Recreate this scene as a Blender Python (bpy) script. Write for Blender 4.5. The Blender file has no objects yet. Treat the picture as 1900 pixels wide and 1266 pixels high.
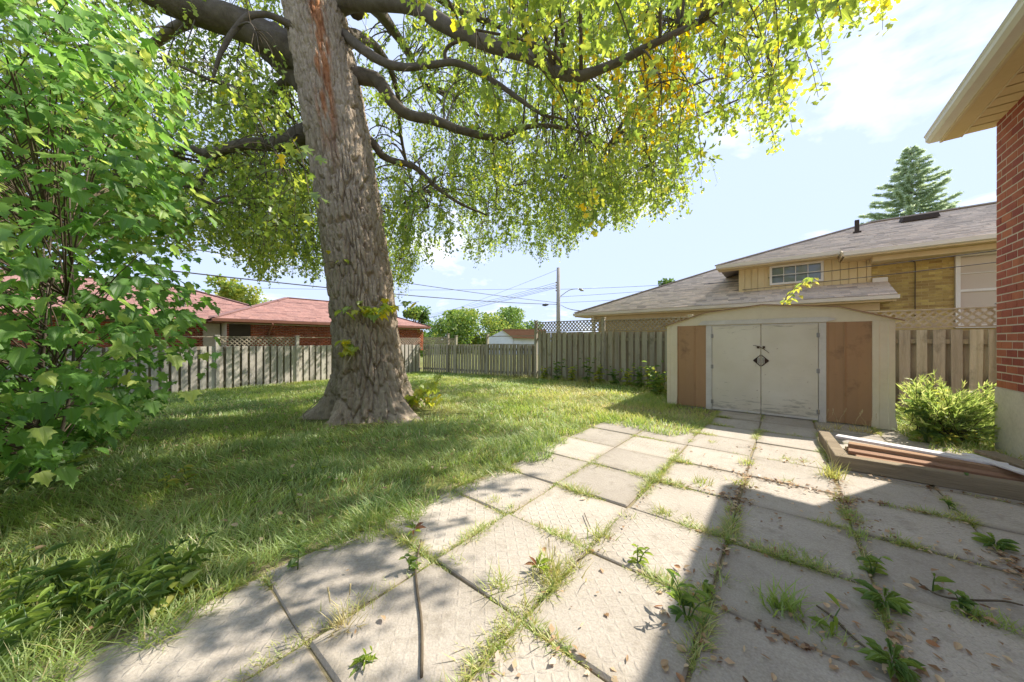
import bpy, math, random
import numpy as np
from mathutils import Vector, Matrix, Euler
random.seed(7); RNG = np.random.default_rng(7)
S = bpy.context.scene
COL = S.collection

# ------------------------------------------------------------------ camera
F, CX, CY, EYE, YAW = 610.0, 950.0, 633.0, 1.30, math.radians(39.6)
cam_data = bpy.data.cameras.new('camera'); cam = bpy.data.objects.new('camera', cam_data); COL.objects.link(cam)
cam.location = (0, 0, EYE); cam.rotation_euler = (math.radians(90), 0, YAW)
cam_data.sensor_width = 36.0; cam_data.lens = 36.0 * F / 1900.0
cam_data.clip_start = 0.05; cam_data.clip_end = 3000
S.camera = cam
# ------------------------------------------------------------------ light
SUN = Vector((0.465, 0.835, 1.0)).normalized()
SUN_EL = math.asin(SUN.z); SUN_ROT = math.atan2(SUN.x, SUN.y)
sd = bpy.data.lights.new('sun', 'SUN'); sd.energy = 2.0; sd.angle = math.radians(0.55); sd.color = (1.0, 0.93, 0.82)
so = bpy.data.objects.new('sun', sd); COL.objects.link(so); so.rotation_euler = SUN.to_track_quat('Z', 'Y').to_euler(); so.location = (10, 15, 30)
W = bpy.data.worlds.new('World'); S.world = W; W.use_nodes = True

def node(nt, typ, ins=None, **props):
    n = nt.nodes.new(typ)
    for k, v in props.items(): setattr(n, k, v)
    for k, v in (ins or {}).items():
        s = n.inputs[k]
        if isinstance(v, bpy.types.NodeSocket): nt.links.new(v, s)
        else: s.default_value = v
    return n
def ramp(nt, fac, stops, interp='LINEAR'):
    r = node(nt, 'ShaderNodeValToRGB', {0: fac}); cr = r.color_ramp; cr.interpolation = interp
    while len(cr.elements) < len(stops): cr.elements.new(0.5)
    for e, (p, c) in zip(cr.elements, stops):
        e.position = p; e.color = (*c, 1) if len(c) == 3 else c
    return r.outputs[0]
def math_n(nt, op, a, b=0.0, c=0.0, clamp=False):
    return node(nt, 'ShaderNodeMath', {0: a, 1: b, 2: c}, operation=op, use_clamp=clamp).outputs[0]
def mixc(nt, fac, a, b, blend='MIX'):
    m = nt.nodes.new('ShaderNodeMix'); m.data_type = 'RGBA'; m.blend_type = blend
    for s, v in ((m.inputs[0], fac), (m.inputs[6], a), (m.inputs[7], b)):
        if isinstance(v, bpy.types.NodeSocket): nt.links.new(v, s)
        else: s.default_value = v if not isinstance(v, tuple) or len(v) == 4 else (*v, 1)
    return m.outputs[2]

wt = W.node_tree; wt.nodes.clear()
sky = node(wt, 'ShaderNodeTexSky', sky_type='NISHITA', sun_disc=False, sun_elevation=SUN_EL, sun_rotation=SUN_ROT,
           altitude=100, air_density=1.0, dust_density=0.5, ozone_density=3.0)
tc = node(wt, 'ShaderNodeTexCoord')
sep = node(wt, 'ShaderNodeSeparateXYZ', {0: tc.outputs['Generated']})
den = math_n(wt, 'ADD', math_n(wt, 'MAXIMUM', sep.outputs[2], 0.0), 0.16)
plane = node(wt, 'ShaderNodeCombineXYZ', {0: math_n(wt, 'DIVIDE', sep.outputs[0], den), 1: math_n(wt, 'DIVIDE', sep.outputs[1], den), 2: 3.7})
n1 = node(wt, 'ShaderNodeTexNoise', {'Vector': plane.outputs[0], 'Scale': 1.15, 'Detail': 7.0, 'Roughness': 0.58, 'Distortion': 0.35})
cm = ramp(wt, n1.outputs['Fac'], [(0.56, (0, 0, 0)), (0.70, (1, 1, 1))])
up = math_n(wt, 'MULTIPLY', math_n(wt, 'ADD', sep.outputs[2], 0.02), 12.0, clamp=True)
mask = math_n(wt, 'MULTIPLY', math_n(wt, 'MULTIPLY', cm, up), 0.85)
veil = mixc(wt, 0.985, sky.outputs[0], (1.17, 1.40, 1.94, 1))       # thin even high haze over the whole sky
skyc = mixc(wt, mask, veil, (2.3, 2.38, 2.5, 1))
bg = node(wt, 'ShaderNodeBackground', {'Color': skyc, 'Strength': 0.15})
node(wt, 'ShaderNodeOutputWorld', {0: bg.outputs[0]})
vs = S.view_settings; vs.view_transform = 'Standard'; vs.look = 'None'; vs.exposure = 2.13; vs.gamma = 1.0; vs.use_curve_mapping = False
S.render.engine = 'CYCLES'
S.cycles.max_bounces = 12; S.cycles.transparent_max_bounces = 8; S.cycles.diffuse_bounces = 9; S.cycles.transmission_bounces = 10
S.cycles.sample_clamp_indirect = 10.0; S.cycles.caustics_reflective = False; S.cycles.caustics_refractive = False
S.cycles.use_denoising = True

# ------------------------------------------------------------------ photo pixel -> place
CS, SN = math.cos(YAW), math.sin(YAW)
RIGHT = np.array([CS, SN, 0.0]); FWD = np.array([-SN, CS, 0.0]); UP = np.array([0, 0, 1.0]); EYEP = np.array([0, 0, EYE])
def ray(px, py): return FWD + RIGHT * ((px - CX) / F) + UP * ((CY - py) / F)
def at_depth(px, py, z): return EYEP + ray(px, py) * z
def on_ground(px, py, h=0.0):
    d = ray(px, py); return EYEP + d * ((h - EYE) / d[2])
def on_x(px, py, x): d = ray(px, py); return EYEP + d * (x / d[0])
def on_y(px, py, y): d = ray(px, py); return EYEP + d * (y / d[1])
def x_at(px, y): return on_y(px, CY, y)[0]
def y_at(px, x): return on_x(px, CY, x)[1]
def project(P):
    P = np.asarray(P) - EYEP
    z = P @ FWD; zz = np.where(np.abs(z) < 1e-4, 1e-4, z)
    return CX + F * (P @ RIGHT) / zz, CY - F * P[..., 2] / zz, z

# ------------------------------------------------------------------ noise
def _hash(i, j, k, s):
    i = i.astype(np.uint32); j = j.astype(np.uint32); k = k.astype(np.uint32)
    h = i * np.uint32(374761393) + j * np.uint32(668265263) + k * np.uint32(2246822519) + np.uint32((s * 3266489917) & 0xffffffff)
    h ^= h >> np.uint32(13); h = h * np.uint32(1274126177); h ^= h >> np.uint32(16)
    return (h & np.uint32(0xffffff)).astype(np.float64) / 0xffffff
def vnoise(x, y, z=0.0, s=0):
    x, y, z = np.broadcast_arrays(np.asarray(x, float), np.asarray(y, float), np.asarray(z, float))
    i, j, k = np.floor(x).astype(np.int64), np.floor(y).astype(np.int64), np.floor(z).astype(np.int64)
    u, v, w = x - i, y - j, z - k
    u, v, w = u * u * (3 - 2 * u), v * v * (3 - 2 * v), w * w * (3 - 2 * w)
    r = 0
    for a in (0, 1):
        for b in (0, 1):
            for c in (0, 1):
                r = r + _hash(i + a, j + b, k + c, s) * (u if a else 1 - u) * (v if b else 1 - v) * (w if c else 1 - w)
    return r
def fbm(x, y, z=0.0, s=0, o=4):
    r, a, t = 0, 1.0, 0
    for q in range(o):
        r = r + a * vnoise(np.asarray(x) * 2 ** q, np.asarray(y) * 2 ** q, np.asarray(z) * 2 ** q, s + q); t += a; a *= 0.5
    return r / t
def sstep(a, b, x):
    t = np.clip((x - a) / (b - a), 0, 1); return t * t * (3 - 2 * t)

# ------------------------------------------------------------------ objects
def link(name, data, parent=None, loc=None, rot=None, scale=None):
    o = bpy.data.objects.new(name, data); COL.objects.link(o)
    if parent: o.parent = parent
    if loc is not None: o.location = tuple(loc)
    if rot is not None: o.rotation_euler = rot
    if scale is not None: o.scale = scale if hasattr(scale, '__len__') else (scale,) * 3
    return o
def tag(o, label=None, cat=None, group=None, kind=None):
    for k, v in (('label', label), ('category', cat), ('group', group), ('kind', kind)):
        if v: o[k] = v
    return o
def thing(name, label, cat, loc=(0, 0, 0), rz=0.0, group=None):
    return tag(link(name, None, loc=loc, rot=(0, 0, rz)), label, cat, group)
def raw_mesh(name, V, loops, starts, totals, mat, smooth=False, tint=None):
    me = bpy.data.meshes.new(name)
    me.vertices.add(len(V)); me.vertices.foreach_set('co', np.ascontiguousarray(V, dtype=np.float32).ravel())
    me.loops.add(len(loops)); me.loops.foreach_set('vertex_index', np.ascontiguousarray(loops, dtype=np.int32))
    me.polygons.add(len(starts)); me.polygons.foreach_set('loop_start', np.ascontiguousarray(starts, dtype=np.int32))
    if smooth: me.polygons.foreach_set('use_smooth', np.ones(len(starts), dtype=bool))
    if tint is not None:
        a = me.attributes.new('tint', 'FLOAT', 'POINT'); a.data.foreach_set('value', np.ascontiguousarray(tint, dtype=np.float32))
    me.update(calc_edges=True); me.validate()
    if mat: me.materials.append(mat)
    return me
def unit(v): return v / np.maximum(np.linalg.norm(v, axis=-1, keepdims=True), 1e-9)
def leaf_mesh(name, TV, TF, pos, t, n, size, mat, tint=None):
    """many copies of a small template laid by position, tip direction and normal"""
    TV = np.asarray(TV, float); N, k = len(pos), len(TV)
    t = unit(t); n = unit(n - (n * t).sum(-1, keepdims=True) * t); s = np.cross(t, n)
    size = np.asarray(size, float)
    if size.ndim == 1: size = np.repeat(size[:, None], 3, 1)
    V = pos[:, None, :] + s[:, None, :] * (TV[None, :, 0:1] * size[:, None, 0:1]) + t[:, None, :] * (TV[None, :, 1:2] * size[:, None, 1:2]) + n[:, None, :] * (TV[None, :, 2:3] * size[:, None, 2:3])
    loops = np.concatenate([np.asarray(f) for f in TF]); tot = np.array([len(f) for f in TF]); L = len(loops)
    st = np.concatenate([[0], np.cumsum(tot)[:-1]])
    AL = (loops[None] + (np.arange(N) * k)[:, None]).ravel(); AS = (st[None] + (np.arange(N) * L)[:, None]).ravel()
    ti = None if tint is None else np.repeat(tint, k)
    return raw_mesh(name, V.reshape(-1, 3), AL, AS, np.tile(tot, N), mat, tint=ti)
def tubes_mesh(name, paths, radii, sides, mat, tint=None, smooth=True, rough=0.0, cap=True):
    """paths (N,m,3), radii (N,m)"""
    P = np.asarray(paths, float); R = np.asarray(radii, float); N, m, _ = P.shape
    T = np.gradient(P, axis=1); T = unit(T)
    ref = np.where(np.abs(T[:, :1, 2:3]) > 0.9, np.array([1.0, 0.1, 0]), np.array([0.05, 0.1, 1.0]))
    A = unit(np.cross(T, np.broadcast_to(ref, T.shape))); B = np.cross(T, A)
    th = np.linspace(0, 2 * np.pi, sides, endpoint=False)
    ring = A[:, :, None, :] * np.cos(th)[None, None, :, None] + B[:, :, None, :] * np.sin(th)[None, None, :, None]
    RR = np.repeat(R[:, :, None], sides, 2)
    if rough: RR = RR * (1 + rough * (vnoise(P[..., 0:1] * 9 + np.cos(th) * 2, P[..., 1:2] * 9 + np.sin(th) * 2, P[..., 2:3] * 9) - .5))
    V = P[:, :, None, :] + ring * RR[..., None]
    idx = np.arange(N * m * sides).reshape(N, m, sides)
    a = idx[:, :-1, :]; b = idx[:, 1:, :]
    q = np.stack([a, np.roll(a, -1, 2), np.roll(b, -1, 2), b], -1).reshape(-1, 4)
    loops = q.ravel(); starts = np.arange(len(q)) * 4; tot = np.full(len(q), 4)
    if cap:
        caps = np.concatenate([idx[:, 0, ::-1], idx[:, -1, :]], 0)
        starts = np.concatenate([starts, len(loops) + np.arange(len(caps)) * sides]); tot = np.concatenate([tot, np.full(len(caps), sides)])
        loops = np.concatenate([loops, caps.ravel()])
    ti = None if tint is None else np.repeat(tint, m * sides)
    return raw_mesh(name, V.reshape(-1, 3), loops, starts, tot, mat, smooth=smooth, tint=ti)
def spline(pts, n):
    pts = np.asarray(pts, float); k = len(pts)
    e = np.vstack([2 * pts[0] - pts[1], pts, 2 * pts[-1] - pts[-2]])
    u = np.linspace(0, k - 1 - 1e-6, n); i = u.astype(int); f = (u - i)[:, None]
    p0, p1, p2, p3 = e[i], e[i + 1], e[i + 2], e[i + 3]
    return 0.5 * (2 * p1 + (p2 - p0) * f + (2 * p0 - 5 * p1 + 4 * p2 - p3) * f ** 2 + (3 * p1 - p0 - 3 * p2 + p3) * f ** 3)
def tube_obj(name, pts, radii, mat, parent=None, n=24, sides=8, rough=0.0):
    P = spline(pts, n); r = np.interp(np.linspace(0, 1, n), np.linspace(0, 1, len(radii)), radii)
    return link(name, tubes_mesh(name, P[None], r[None], sides, mat, rough=rough), parent)

class MB:
    """collects boxes, prisms and polygons; build() links them as one mesh object"""
    def __init__(s): s.v, s.f = [], []
    def add(s, vs, fs):
        b = len(s.v); s.v += [tuple(p) for p in vs]; s.f += [tuple(b + i for i in f) for f in fs]; return s
    def box(s, x0, x1, y0, y1, z0, z1):
        return s.add([(x0, y0, z0), (x1, y0, z0), (x1, y1, z0), (x0, y1, z0), (x0, y0, z1), (x1, y0, z1), (x1, y1, z1), (x0, y1, z1)],
                     [(0, 3, 2, 1), (4, 5, 6, 7), (0, 1, 5, 4), (1, 2, 6, 5), (2, 3, 7, 6), (3, 0, 4, 7)])
    def prism(s, poly, vec):
        """polygon of 3D points pushed along vec"""
        n = len(poly); v = np.asarray(vec, float); P = [np.asarray(p, float) for p in poly]
        return s.add(P + [p + v for p in P], [tuple(range(n))[::-1], tuple(range(n, 2 * n))] + [(i, (i + 1) % n, n + (i + 1) % n, n + i) for i in range(n)])
    def bar(s, a, b, w, h, up=(0, 0, 1)):
        """a beam from a to b of width w (sideways) and height h (along up)"""
        a, b, up = np.asarray(a, float), np.asarray(b, float), np.asarray(up, float)
        t = unit(b - a); sd_ = unit(np.cross(t, up)); u = np.cross(sd_, t)
        c = [a + sd_ * (i * w / 2) + u * (j * h / 2) for i, j in ((-1, -1), (1, -1), (1, 1), (-1, 1))]
        return s.prism(c, b - a)
    def mesh(s, name, mat=None, bevel=0.0):
        me = bpy.data.meshes.new(name); me.from_pydata(s.v, [], s.f)
        import bmesh
        bm = bmesh.new(); bm.from_mesh(me); bmesh.ops.recalc_face_normals(bm, faces=bm.faces)
        if bevel: bmesh.ops.bevel(bm, geom=list(bm.edges), offset=bevel, segments=1, affect='EDGES', profile=0.6, clamp_overlap=True)
        bm.to_mesh(me); bm.free()
        if mat: me.materials.append(mat)
        return me
    def build(s, name, mat, parent=None, bevel=0.0): return link(name, s.mesh(name, mat, bevel), parent)
def box(name, mat, parent, *a, bevel=0.0): return MB().box(*a).build(name, mat, parent, bevel)

# ------------------------------------------------------------------ materials
def rgb(h):
    h = h.lstrip('#'); c = [int(h[i:i + 2], 16) / 255 for i in (0, 2, 4)]
    return tuple(x / 12.92 if x <= 0.04045 else ((x + 0.055) / 1.055) ** 2.4 for x in c)
def newmat(name):
    m = bpy.data.materials.new(name); m.use_nodes = True; nt = m.node_tree; nt.nodes.clear(); return m, nt
def coords(nt, stretch=(1, 1, 1), rnd=True):
    t = node(nt, 'ShaderNodeTexCoord'); v = t.outputs['Object']
    if rnd:
        oi = node(nt, 'ShaderNodeObjectInfo'); k = math_n(nt, 'MULTIPLY', oi.outputs['Random'], 37.0)
        v = node(nt, 'ShaderNodeVectorMath', {0: v, 1: node(nt, 'ShaderNodeCombineXYZ', {0: k, 1: k, 2: k}).outputs[0]}, operation='ADD').outputs[0]
    return node(nt, 'ShaderNodeMapping', {'Vector': v, 'Scale': stretch}).outputs[0]
def surf(name, c1, c2, scale=4.0, stretch=(1, 1, 1), rough=0.85, bump=0.0, bscale=30.0, rnd=0.0, spec=0.3, stain=None, metallic=0.0, fine=0.25, tint=None, bstretch=None):
    """two-tone noise colour, fine speckle, optional stain (colour, threshold, scale) and bump"""
    m, nt = newmat(name); v = coords(nt, stretch)
    nz = node(nt, 'ShaderNodeTexNoise', {'Vector': v, 'Scale': scale, 'Detail': 6.0, 'Roughness': 0.6}).outputs['Fac']
    c = ramp(nt, nz, [(0.3, c1), (0.7, c2)])
    f = node(nt, 'ShaderNodeTexNoise', {'Vector': v, 'Scale': scale * 11, 'Detail': 4.0, 'Roughness': 0.7}).outputs['Fac']
    c = mixc(nt, fine, c, ramp(nt, f, [(0.25, tuple(x * .55 for x in c1)), (0.75, tuple(min(1, x * 1.35) for x in c2))]))
    if stain:
        sc, th, ss = stain
        sv = coords(nt, (1, 1, 1))
        sn = node(nt, 'ShaderNodeTexNoise', {'Vector': sv, 'Scale': ss, 'Detail': 7.0, 'Roughness': 0.65}).outputs['Fac']
        c = mixc(nt, math_n(nt, 'MULTIPLY', ramp(nt, sn, [(th, (0, 0, 0)), (th + 0.14, (1, 1, 1))]), 0.75), c, sc)
    if tint:
        a = node(nt, 'ShaderNodeAttribute', attribute_name='tint').outputs['Fac']
        c = mixc(nt, 1.0, c, ramp(nt, a, tint), 'MULTIPLY')
    if rnd:
        oi = node(nt, 'ShaderNodeObjectInfo').outputs['Random']
        hv = node(nt, 'ShaderNodeHueSaturation', {'Color': c, 'Value': math_n(nt, 'MULTIPLY_ADD', oi, 2 * rnd, 1 - rnd), 'Hue': math_n(nt, 'MULTIPLY_ADD', oi, 0.02, 0.49)})
        c = hv.outputs[0]
    b = node(nt, 'ShaderNodeBsdfPrincipled', {'Base Color': c, 'Roughness': rough, 'Specular IOR Level': spec, 'Metallic': metallic})
    if bump:
        bv = coords(nt, bstretch or stretch)
        bn = node(nt, 'ShaderNodeTexNoise', {'Vector': bv, 'Scale': bscale, 'Detail': 5.0, 'Roughness': 0.65}).outputs['Fac']
        nt.links.new(node(nt, 'ShaderNodeBump', {'Height': bn, 'Strength': bump, 'Distance': 0.02}).outputs[0], b.inputs['Normal'])
    node(nt, 'ShaderNodeOutputMaterial', {0: b.outputs[0]}); return m
def leafmat(name, stops, trans=0.45, gloss=0.06, rough=0.45, rnd=False):
    """thin leaf: diffuse + translucent by the tint attribute, a little gloss"""
    m, nt = newmat(name)
    a = node(nt, 'ShaderNodeAttribute', attribute_name='tint').outputs['Fac']
    if rnd: a = math_n(nt, 'ADD', a, math_n(nt, 'MULTIPLY_ADD', node(nt, 'ShaderNodeObjectInfo').outputs['Random'], 0.5, -0.25))
    c = ramp(nt, a, stops)
    tcol = node(nt, 'ShaderNodeHueSaturation', {'Color': c, 'Hue': 0.485, 'Saturation': 1.08, 'Value': 1.9}).outputs[0]
    d = node(nt, 'ShaderNodeBsdfDiffuse', {'Color': c}).outputs[0]
    t = node(nt, 'ShaderNodeBsdfTranslucent', {'Color': tcol}).outputs[0]
    g = node(nt, 'ShaderNodeBsdfGlossy', {'Color': (1, 1, 1, 1), 'Roughness': rough}).outputs[0]
    s1 = node(nt, 'ShaderNodeMixShader', {0: trans, 1: d, 2: t}).outputs[0]
    s2 = node(nt, 'ShaderNodeMixShader', {0: gloss, 1: s1, 2: g}).outputs[0]
    node(nt, 'ShaderNodeOutputMaterial', {0: s2}); return m
def glassy(name, col, rough=0.05):
    m, nt = newmat(name)
    b = node(nt, 'ShaderNodeBsdfPrincipled', {'Base Color': (*col, 1), 'Roughness': rough, 'Specular IOR Level': 0.9, 'IOR': 1.5})
    node(nt, 'ShaderNodeOutputMaterial', {0: b.outputs[0]}); return m

K = {}
def bark_mat():
    m, nt = newmat('maple_bark'); v = coords(nt, (1, 1, .22), rnd=False)
    nz = node(nt, 'ShaderNodeTexNoise', {'Vector': v, 'Scale': 7.0, 'Detail': 7.0, 'Roughness': .65}).outputs['Fac']
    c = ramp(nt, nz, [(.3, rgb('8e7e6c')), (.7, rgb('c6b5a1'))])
    f = node(nt, 'ShaderNodeTexNoise', {'Vector': v, 'Scale': 60.0, 'Detail': 4.0, 'Roughness': .7}).outputs['Fac']
    c = mixc(nt, .3, c, ramp(nt, f, [(.3, rgb('55493e')), (.7, rgb('c8b8a4'))]))
    a = node(nt, 'ShaderNodeAttribute', attribute_name='tint').outputs['Fac']
    rust = ramp(nt, nz, [(.35, rgb('7d4a2b')), (.65, rgb('b3764a'))])
    c = mixc(nt, a, c, rust)
    bp = node(nt, 'ShaderNodeBump', {'Height': f, 'Strength': .6, 'Distance': .02}).outputs[0]
    p = node(nt, 'ShaderNodeBsdfPrincipled', {'Base Color': c, 'Roughness': .95, 'Specular IOR Level': .15, 'Normal': bp})
    node(nt, 'ShaderNodeOutputMaterial', {0: p.outputs[0]}); return m
K['bark'] = bark_mat()
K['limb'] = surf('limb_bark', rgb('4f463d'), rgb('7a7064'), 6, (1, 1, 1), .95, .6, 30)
K['twig'] = surf('twig', rgb('4a4034'), rgb('6e6250'), 6)
K['soil'] = surf('soil', rgb('7a7058'), rgb('968a6a'), 3, rough=.95, bump=.5, bscale=60)
K['turf'] = surf('turf', rgb('556430'), rgb('827f48'), 1.3, rough=.95, bump=.6, bscale=50, stain=(rgb('8a7f56'), .58, .9))
K['field'] = surf('far_ground', rgb('5b6b3a'), rgb('7a8450'), .2, rough=.95)
LEAF = [(0.0, rgb('5f7a38')), (0.35, rgb('869d46')), (0.6, rgb('aab752')), (0.8, rgb('c8c040')), (1.0, rgb('e4c63c'))]
K['leaf'] = leafmat('maple_leaf', LEAF, .55, .05)
K['leafr'] = leafmat('maple_leaf_single', LEAF, .55, .05, rnd=True)
SHR = [(0.0, rgb('46692f')), (0.4, rgb('648f42')), (0.75, rgb('80a558')), (1.0, rgb('aebb64'))]
K['shrub'] = leafmat('sapling_leaf', SHR, .5, .025, .5)
K['shrubr'] = leafmat('sapling_leaf_single', SHR, .5, .025, .5, rnd=True)
K['grass'] = leafmat('grass_blade', [(0.0, rgb('64833c')), (0.45, rgb('93a955')), (0.75, rgb('b0ae68')), (1.0, rgb('c9bd8c'))], .42, .05, .5)
K['weed'] = leafmat('weed_leaf', [(0.0, rgb('3c5638')), (0.4, rgb('5d7a42')), (0.7, rgb('8ea24c')), (0.9, rgb('b9b257')), (1.0, rgb('86664e'))], .45, .025)
K['tree_far'] = leafmat('far_leaf', [(0.0, rgb('46632f')), (0.5, rgb('6d8a3f')), (1.0, rgb('a8a84c'))], .35, .03)
K['needle'] = leafmat('needle', [(0.0, rgb('8a9a7e')), (0.6, rgb('aab898')), (1.0, rgb('c8d0b4'))], .5, .04)
K['juniper'] = leafmat('juniper_spray', [(0.0, rgb('5f7a40')), (0.6, rgb('98ad60')), (1.0, rgb('cfd08c'))], .45, .04)
K['dry'] = leafmat('dry_leaf', [(0.0, rgb('6b4f38')), (0.4, rgb('9a7d5c')), (0.75, rgb('cdb896')), (1.0, rgb('a5764e'))], .25, .03, rnd=True)
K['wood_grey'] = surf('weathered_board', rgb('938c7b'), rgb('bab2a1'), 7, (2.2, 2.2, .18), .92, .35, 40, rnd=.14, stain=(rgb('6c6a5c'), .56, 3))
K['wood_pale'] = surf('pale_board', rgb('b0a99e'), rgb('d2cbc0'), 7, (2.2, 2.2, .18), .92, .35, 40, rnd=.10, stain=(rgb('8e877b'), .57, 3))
K['wood_back'] = surf('board_shade_tone', rgb('7d7563'), rgb('9c9380'), 7, (2.2, 2.2, .18), .92, .35, 40, rnd=.14)  # darker copy of the board wood; gap shade put into the colour
K['lattice'] = surf('lattice_wood', rgb('8d8373'), rgb('b0a593'), 9, rough=.92, rnd=.06)
K['timber'] = surf('old_timber', rgb('756854'), rgb('9c8e75'), 6, (.2, 2.5, 2.5), .92, .4, 35, rnd=.1)
K['plank_white'] = surf('painted_plank', rgb('c9c4c6'), rgb('e2dddb'), 6, (.2, 2.5, 2.5), .7, .2, 35, stain=(rgb('8f857c'), .60, 6))
K['plank_brown'] = surf('brown_plank', rgb('80604a'), rgb('a5836a'), 6, (.2, 2.5, 2.5), .9, .35, 35, rnd=.15)
K['cream'] = surf('cream_metal', rgb('dccfb0'), rgb('e8dcc2'), 1.5, rough=.5, bump=.03, bscale=3, stain=(rgb('a59a80'), .66, 2.5), fine=.08)
K['door'] = surf('old_door_paint', rgb('d6cdb8'), rgb('e2dac6'), 1.6, (1, 1, 1.4), .55, .04, 3, stain=(rgb('918a7a'), .62, 2.6), fine=.08)
K['white_trim'] = surf('worn_white_trim', rgb('c9c2b8'), rgb('dfdad0'), 3, rough=.6, stain=(rgb('7c756b'), .63, 6), fine=.1)
K['brown_metal'] = surf('brown_metal', rgb('a6825e'), rgb('b69069'), 1.2, (1, 1, .4), .5, .03, 4, fine=.06, stain=(rgb('7d6048'), .57, 3))
K['brown_edge'] = surf('roof_edge', rgb('8a6a52'), rgb('a3826a'), 4, rough=.6)
K['iron'] = surf('rusted_iron', rgb('3a302a'), rgb('5c4a3e'), 25, rough=.7, metallic=.5)
K['grey_metal'] = surf('grey_metal', rgb('8e8a84'), rgb('a7a39b'), 10, rough=.5, metallic=.6)
K['brick'] = surf('red_brick', rgb('8c4a38'), rgb('ab604a'), 9, rough=.9, bump=.25, bscale=60, rnd=.22, stain=(rgb('6d3428'), .6, 9))
K['brick_m'] = surf('red_brick_far', rgb('87402c'), rgb('aa543c'), 3, rough=.9, bump=.25, bscale=60, tint=[(0, (.7, .7, .7)), (1, (1.2, 1.15, 1.1))])
K['mortar'] = surf('mortar', rgb('b7ab9c'), rgb('cfc5b6'), 12, rough=.95, bump=.2, bscale=80)
K['concrete'] = surf('foundation_concrete', rgb('b9b1a3'), rgb('d0c9bb'), 2.5, rough=.9, bump=.15, bscale=40, stain=(rgb('a1998a'), .6, 3))
K['gold_brick'] = surf('gold_brick', rgb('9a8450'), rgb('bfa66a'), 6, rough=.9, bump=.2, bscale=60, rnd=.26)
K['gold_mortar'] = surf('gold_mortar', rgb('b09a68'), rgb('c2ae80'), 9, rough=.95)
K['soffit'] = surf('beige_soffit', rgb('c9b183'), rgb('d6c094'), 2, rough=.55, fine=.05)
K['fascia'] = surf('beige_fascia', rgb('cbb894'), rgb('d8c6a4'), 2, rough=.5, fine=.05)
K['gutter'] = surf('white_gutter', rgb('d8d2ca'), rgb('e4dfd8'), 2, rough=.4, fine=.05)
K['siding'] = surf('cream_siding', rgb('d0bd92'), rgb('dccaa2'), 2, rough=.6, fine=.05)
K['window_white'] = surf('white_window_frame', rgb('dcd9d6'), rgb('e6e3e0'), 3, rough=.4, fine=.05)
K['glass'] = glassy('window_glass', rgb('6c7674'))
K['glass_pale'] = glassy('pale_window_glass', rgb('b3a79c'), .12)
SHT = [(0, (.66, .66, .68)), (.5, (1, 1, 1)), (1, (1.22, 1.18, 1.14))]
K['shingle_grey'] = surf('grey_shingle', rgb('bdaea0'), rgb('d0c1b1'), 3, rough=.95, bump=.3, bscale=120, tint=SHT)
K['shingle_red'] = surf('red_shingle', rgb('936e68'), rgb('a7837c'), 3, rough=.95, bump=.3, bscale=120, tint=SHT)
K['shingle_orange'] = surf('orange_shingle', rgb('a8755a'), rgb('bd8a6c'), 3, rough=.95, tint=SHT)
K['house_brick'] = surf('brown_brick', rgb('8a4a34'), rgb('a8614a'), 4, rough=.9, tint=[(0, (.65, .65, .65)), (1, (1.25, 1.2, 1.15))])
K['brown_gutter'] = surf('brown_gutter', rgb('6d4638'), rgb('7d5546'), 3, rough=.5)
K['pole'] = surf('pole_wood', rgb('8d8780'), rgb('aaa49b'), 3, (1, 1, .1), .9, rnd=0)
K['wire'] = surf('wire', rgb('3c3c40'), rgb('4a4a4e'), 3, rough=.6)
K['white_wall'] = surf('white_wall', rgb('c9cdd2'), rgb('dadde0'), 1, rough=.8)
K['straw'] = surf('straw', rgb('b5a67a'), rgb('d3c699'), 9, rough=.9)
K['dark'] = surf('dark_vent_recess_shade', rgb('3c332c'), rgb('4a4038'), 3, rough=.9)  # own colour of roof vents; recess shade as colour on soffit back and doorway

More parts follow.
